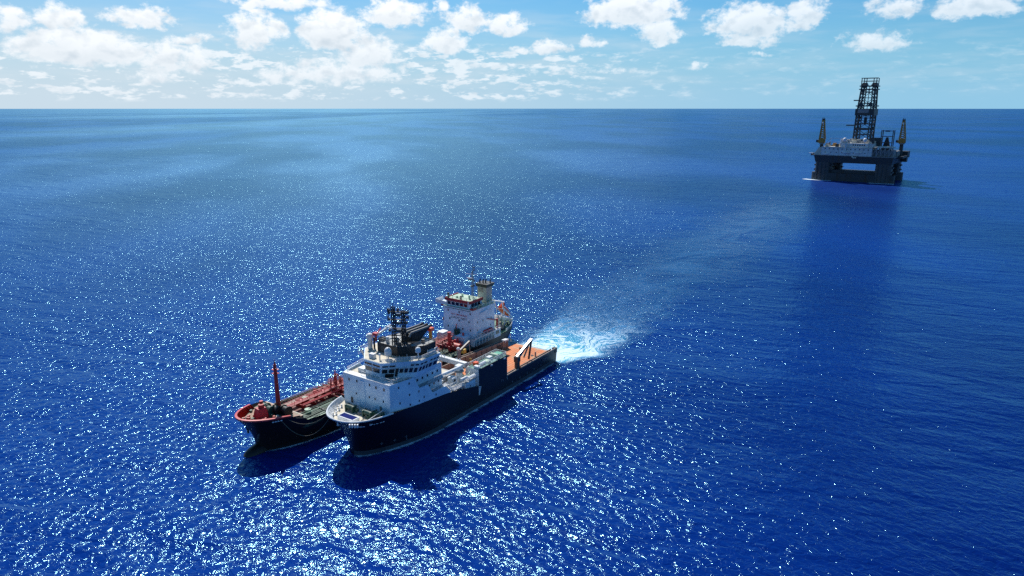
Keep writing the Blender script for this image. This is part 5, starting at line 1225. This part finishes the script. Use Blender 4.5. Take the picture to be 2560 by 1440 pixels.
def rig():
    for y0 in (0, 57):
        MB().prism(rounded(-4, 88, y0 + .5, y0 + 16.5, 6), -6, 8.6).build('pontoon', 'rig_hull', RIG, smooth=True)
    for x0 in (0, 67):
        for y0 in (0, 57):
            c = MB().prism(rounded(x0, x0 + 17, y0, y0 + 17, 3.5), -4, 22).build('column', 'rig_column', RIG, smooth=True)
            for k in range(3):
                MB().box(x0 + 3 + 4.6 * k, x0 + 3.7 + 4.6 * k, y0 - .5, y0 + .2, 0, 20).build('fender_rail', 'rig_steel', c)
            for z in (6, 11, 16):
                MB().box(x0 + 16.9, x0 + 18.6, y0 + 5, y0 + 12, z, z + 1.6).build('anchor_rack', 'rig_steel', c)
                if x0 == 0: MB().box(x0 - 1.6, x0 + .1, y0 + 4, y0 + 8, z, z + 1.6).build('fairlead', 'rig_steel', c)
    MB().box(13, 71, 5.5, 11.5, 8, 12).build('brace', 'rig_hull', RIG)
    MB().box(5, 12, 15, 60, 9, 12).build('brace', 'rig_hull', RIG)
    # deck box
    MB().prism([(0, 0), (84, 0), (84, 74), (0, 74)], 20.4, 28.0, [(-2, -1), (85.5, -1), (85.5, 75), (-2, 75)]).build('deck_box', 'rig_hull', RIG)
    MB().box(-4, 87, -1.5, 75.5, 28.0, 28.6).build('main_deck', 'rig_grey', RIG)
    # accommodation block along the near side
    a = MB().prism([(6, -1.2), (62, -1.2), (62, 20), (6, 20)], 28.6, 37.8).build('accommodation', 'rig_white', RIG)
    MB().prism([(-2.5, -.8), (6, -1.0), (6, 18), (-2.5, 18)], 28.6, 37.0, [(2.5, -.6), (6, -.8), (6, 18), (2.5, 18)]).build('end_house', 'rig_cream', a)
    MB().box(26, 62, 1.0, 20, 37.8, 42.2).build('upper_house', 'rig_white', a)
    for k in range(11): MB().box(9.5 + 4.8 * k, 10.7 + 4.8 * k, -1.3, -1.15, 35.0, 36.1).build('window', 'dark_glass', a)
    for k in range(8): MB().box(10 + 6.3 * k, 11.1 + 6.3 * k, -1.3, -1.15, 31.2, 32.2).build('window', 'dark_glass', a)
    for k in range(6): MB().box(40 + 2.4 * k, 41.4 + 2.4 * k, .9, 1.02, 39.6, 41.0).build('window', 'dark_glass', a)
    MB().box(5.5, 62.5, -1.7, -1.2, 37.3, 37.9).build('roof_edge', 'rig_cream', a)
    MB().box(32, 34, -2.2, -1.2, 28.6, 41.5).build('stair_tower', 'rig_white', a)
    for (x, w) in ((31, 8), (44, 7), (9, 6), (-8, 5)):
        MB().box(x, x + w, -4.2, -1.4, 29.8 if x < 20 else 31.8, 30.4 if x < 20 else 32.4).build('lifeboat_deck', 'letter_white', RIG)
    MB().tube([(41, -2.6, 28.5), (43, -3.2, 26.6), (46, -2.8, 26.8), (46.5, -2.4, 29)], .9, 8).build('hose_reel', 'rig_cream', RIG, smooth=True)
    # helideck on its trusses
    h = MB(); h.prism([(71.6 + 13.2 * math.cos(R(22.5 + 45 * k)), 9 + 13.5 * math.sin(R(22.5 + 45 * k))) for k in range(8)], 38.2, 39.2); hd = h.build('helideck', 'rig_cream', RIG)
    for k in range(5):
        MB().bar((62.5 + 4.4 * k, -1, 29), (62.5 + 4.4 * k, -1, 38), .8).build('helideck_leg', 'rig_grey', hd)
        MB().bar((62.5 + 4.4 * k, -1, 29), (66.9 + 4.4 * k, -1, 38), .6).build('helideck_brace', 'rig_grey', hd)
    MB().box(62, 84, 3, 20, 28.6, 35.5).build('machinery_house', 'rig_grey', RIG)
    MB().box(70, 85, 22, 55, 28.6, 34).build('machinery_house', 'rig_grey', RIG)
    MB().box(2, 30, 24, 66, 28.6, 36).build('pipe_rack', 'rig_grey', RIG)
    MB().box(82, 92, 52, 68, 26, 33).build('riser_house', 'rig_hull', RIG)
    MB().box(85, 91, 56, 64, 21, 26).build('riser_hang', 'rig_steel', RIG)
    for y in (45, 52): MB().bar((84, y, 20), (83, y - 2, 2), 1.4).build('riser_pipe', 'rig_steel', RIG)
    # drill floor and derrick
    MB().prism([(30, 20), (62, 20), (62, 48), (30, 48)], 36, 45.5, [(33, 22), (59, 22), (59, 44), (33, 44)]).build('drill_floor', 'rig_grey', RIG)
    MB().box(54, 66, 20, 30, 37, 48).build('mud_house', 'rig_hull', RIG)
    rnd = random.Random(5)
    for k in range(48):
        x, y = rnd.uniform(6, 62), rnd.uniform(3, 24)
        MB().cbox((x, y, 37.8 if x < 26 else 42.2), rnd.uniform(1.5, 5), rnd.uniform(1.5, 4), rnd.uniform(1, 4.5), rnd.choice([0, 0, .3])).build('deck_unit', rnd.choice(['rig_grey', 'rig_white', 'rig_cream', 'rig_cream', 'rig_steel', 'rig_yellow']), RIG)
    der = MB(); cx, cy = 44.6, 31.8
    def half(z): return interp(z, [(45, 9.4), (72, 9.0), (79, 8.6), (104, 7.2)])
    cor = [(-1, -1), (1, -1), (1, 1), (-1, 1)]
    P = lambda k, z, dx=0.0: Vector((cx + cor[k][0] * (half(z) - dx), cy + cor[k][1] * (half(z)), z))
    zs = [45, 51, 57, 63, 69, 72]; zs2 = [79, 85, 91, 97, 104]
    for k in range(4):
        for za, zb in ((44, 72), (79, 104)):
            der.bar(P(k, za), P(k, zb), 1.5); der.bar(P(k, za, 3.2), P(k, zb, 2.4), 1.0)
            n = 7
            for j in range(n):
                u, v = za + (zb - za) * j / n, za + (zb - za) * (j + 1) / n
                der.bar(P(k, u), P(k, v, 2.8), .5); der.bar(P(k, u, 2.8), P(k, v), .5)
    for Z in (zs, zs2):
        for i, (u, v) in enumerate(zip(Z, Z[1:])):
            for k in range(4):
                a, b, c, d = P(k, u), P((k + 1) % 4, u), P(k, v), P((k + 1) % 4, v)
                der.bar(a, b, .55); mid = (c + d) / 2
                if i % 2: der.bar(c, (a + b) / 2, .5); der.bar(d, (a + b) / 2, .5)
                else: der.bar(a, mid, .5); der.bar(b, mid, .5)
    dk = der.build('derrick', 'rig_steel', RIG)
    w = MB()
    for (x0, x1, y0, y1) in ((cx - 10.4, cx + 10.4, cy - 11.8, cy - 10.8), (cx - 10.4, cx + 10.4, cy + 10.8, cy + 11.8), (cx - 10.4, cx - 9.4, cy - 11, cy + 11), (cx + 9.4, cx + 10.4, cy - 11, cy + 11)):
        w.box(x0, x1, y0, y1, 72, 79)
    fb = w.build('finger_board_cabin', 'rig_steel', dk)
    MB().box(cx - 7.5, cx + 4.5, cy - 12.0, cy - 11.82, 74.8, 78.6).build('wind_screen', 'rig_grey', fb)
    MB().box(cx - 11, cx + 11, cy - 9.6, cy + 9.6, 81.6, 82.8).build('derrick_platform', 'rig_steel', dk)
    for x in (-5.5, 4.5): MB().prism([(cx + x - 2.2, cy - 9), (cx + x + 2.2, cy - 9), (cx + x + 2.2, cy - 5), (cx + x - 2.2, cy - 5)], 82.8, 86.4, [(cx + x - .8, cy - 8), (cx + x + .8, cy - 8), (cx + x + .8, cy - 6), (cx + x - .8, cy - 6)]).build('hoist_unit', 'rig_steel', dk)
    MB().box(cx - 9.6, cx + 9.6, cy - 9.6, cy + 9.6, 99.6, 100.6).build('derrick_platform', 'rig_steel', dk)
    MB().box(cx - 9.4, cx + 9.6, cy - 9.4, cy + 9.4, 103, 104).build('crown_platform', 'rig_steel', dk)
    for x in (-5.5, 5.5): MB().prism([(cx + x - 3.6, cy - 5), (cx + x + 3.6, cy - 5), (cx + x + 3.6, cy + 5), (cx + x - 3.6, cy + 5)], 104, 107.2, [(cx + x - 2, cy - 3), (cx + x + 2, cy - 3), (cx + x + 2, cy + 3), (cx + x - 2, cy + 3)]).build('crown_block', 'rig_steel', dk)
    t = MB()
    for x in (-8, -2.6, 5.0, 8): t.bar((cx + x, cy - 7, 104), (cx + x, cy - 7, 112), .8)
    for x in (-8, 8): t.bar((cx + x, cy + 7, 104), (cx + x, cy + 7, 112), .8)
    for z in (108.8, 112): t.bar((cx - 8.8, cy - 7, z), (cx + 9.6, cy - 7, z), .6); t.bar((cx - 8, cy + 7, z), (cx + 8, cy + 7, z), .5)
    t.bar((cx - 8, cy - 7, 112), (cx - 8, cy + 7, 112), .5); t.bar((cx + 8, cy - 7, 112), (cx + 8, cy + 7, 112), .5); t.build('crown_frame', 'rig_steel', dk)
    for (z, l) in ((87.6, 6), (60.5, 10)): MB().box(cx - half(z) - l, cx - half(z), cy - 9, cy - 6.5, z, z + 1.2).build('derrick_boom', 'rig_steel', dk)
    MB().box(cx + half(57), cx + half(57) + 3, cy - 9, cy - 5, 56, 60).build('derrick_box', 'rig_steel', dk)
    MB().box(cx - 8, cx + 7, cy - 11, cy - 9, 56, 58.5).build('derrick_platform', 'rig_steel', dk)
    MB().cbox((cx, cy, 62), 3, 3, 8).build('top_drive', 'rig_steel', dk)
    MB().bar((cx, cy, 66), (cx, cy, 104), .7).build('drill_line', 'rig_steel', dk)
    # satellite domes on the roof
    for x in (30.6, 52.8):
        p = MB().cyl(x, 1.5, 42.2, 43.8, .8, .6, 8).build('dome_pedestal', 'rig_cream', RIG)
        MB().ball((x, 1.5, 45.8), 2.2, 2.3, 16, 9).build('satellite_dome', 'letter_white', p, smooth=True)
    fr = MB()
    for x in (14, 27): fr.bar((x, 4, 38), (x, 4, 47), .5)
    for z in (43, 47): fr.bar((14, 4, z), (27, 4, z), .4)
    fr.bar((8, 4, 39), (14, 4, 47), .4); fr.build('antenna_frame', 'rig_white', RIG)
    # lattice gantry aft of the helideck
    g = MB()
    for (x, y) in ((62, 44), (74.5, 44), (62, 54), (74.5, 54)): g.bar((x, y, 34), (x, y, 56), .9)
    for z in (42, 49, 55):
        for a, b in (((62, 44), (74.5, 44)), ((62, 54), (74.5, 54)), ((62, 44), (62, 54)), ((74.5, 44), (74.5, 54))): g.bar(a + (z,), b + (z,), .5)
    g.bar((66, 44, 55), (71, 44, 55), 1.6); gt = g.build('bop_gantry', 'rig_steel', RIG)
    MB().prism([(63.5, 46), (73, 46), (73, 52), (63.5, 52)], 34, 48, [(67, 48), (69, 48), (69, 51), (67, 51)]).build('bop_stack', 'rig_hull', gt)
    # two pedestal cranes with upright lattice booms
    def crane(x, y, zb, ztop, lean, nm='pedestal_crane'):
        p = MB().cyl(x, y, 28.6, zb, 2.2, 2.0, 14).build(nm, 'rig_hull', RIG, smooth=True)
        MB().cyl(x, y, zb, zb + 1.2, 3.2, 3.2, 14).build('slew_ring', 'rig_grey', p, smooth=True)
        MB().prism([(x - 4.6, y - 3), (x + 3.4, y - 3), (x + 3.4, y + 3), (x - 4.6, y + 3)], zb + 1.2, zb + 6, [(x - 3, y - 2.4), (x + 3, y - 2.4), (x + 3, y + 2.4), (x - 3, y + 2.4)]).build('crane_house', 'rig_yellow', p)
        MB().box(x + 1.4, x + 4.4, y - 4.2, y - 2.4, zb + 1.6, zb + 4.6).build('operator_cab', 'rig_yellow', p)
        MB().box(x - 6.4, x - 4.4, y - 2.4, y + 2.4, zb + 1.6, zb + 4.4).build('counterweight', 'rig_steel', p)
        b = MB(); B = Vector((x, y, zb + 5)); T_ = Vector((x + lean, y, ztop))
        for dx, dy in ((-1, -1), (1, -1), (1, 1), (-1, 1)): b.bar(B + Vector((dx * 3.2, dy * 1.8, 0)), T_ + Vector((dx * 1.0, dy * .8, 0)), 1.1)
        for j in range(9):
            u, v = j / 9, (j + 1) / 9
            for sx in (-1, 1):
                q = lambda t, s, yy: B.lerp(T_, t) + Vector((s * (3.2 - 2.2 * t), yy * (1.6 - .8 * t), 0))
                b.bar(q(u, sx, -1), q(v, -sx, -1), .8); b.bar(q(u, sx, -1), q(v, sx, 1), .4)
        b.build('boom', 'rig_yellow', p)
        MB().cbox((T_.x, T_.y, ztop - 2), 3.2, 2.4, 3.4).build('boom_head', 'rig_steel', p)
        MB().ball((T_.x, T_.y - 1.6, ztop - 3.0), 1.0).build('boom_lamp', 'letter_white', p)
        MB().bar((T_.x - .8, y - 1, ztop), (T_.x - .8, y - 1, ztop + 3), .5).build('boom_tip', 'rig_steel', p); MB().bar((T_.x + .9, y - 1, ztop), (T_.x + .9, y - 1, ztop + 2.6), .5).build('boom_tip', 'rig_steel', p)
    crane(4.2, 4.5, 40.5, 67.0, -.8); crane(85.0, 45, 41.0, 66.5, -1.0)
    # knee braces and hanging gear under the deck edge
    MB().prism([(84, 20), (84, 60), (92, 60), (92, 20)], 26.5, 28.6).build('deck_extension', 'rig_hull', RIG)
    MB().box(-6.5, -2, 2, 9, 27.4, 30.2).build('deck_extension', 'rig_hull', RIG)
rig()

def rig_foam():
    def W(x, y): return to_world(RIG, (x * .93, y * .88, 0))
    def st(pts, w, lab):
        c = [W(*p) for p in pts]; L, R_ = [], []
        for i, p in enumerate(c):
            d = c[min(i + 1, len(c) - 1)] - c[max(i - 1, 0)]; d.normalize(); q = Vector((-d.y, d.x, 0)) * w
            L.append(p + q); R_.append(p - q)
        o = attr_sheet('wave_foam', L, R_, FOAM_RIG, 0.15, nv=4, label=lab)
    st([(-12, 2), (-8, 0), (-3, -1.5), (6, -2.2), (14, -1.5), (22, -1)], 4.0, 'white bow wave at the left end of the near pontoon of the rig')
    st([(-13, 60), (-6, 56), (-5, 50), (-9, 44)], 2.4, 'white foam at the left end of the far pontoon of the rig')
    st([(62, -1.5), (70, -2.6), (80, -2.2), (90, 0)], 3.0, 'small line of foam under the right near column of the rig')
FOAM_RIG = foam_material('rig_foam', 'lap', (0.36, 0.64))
rig_foam()
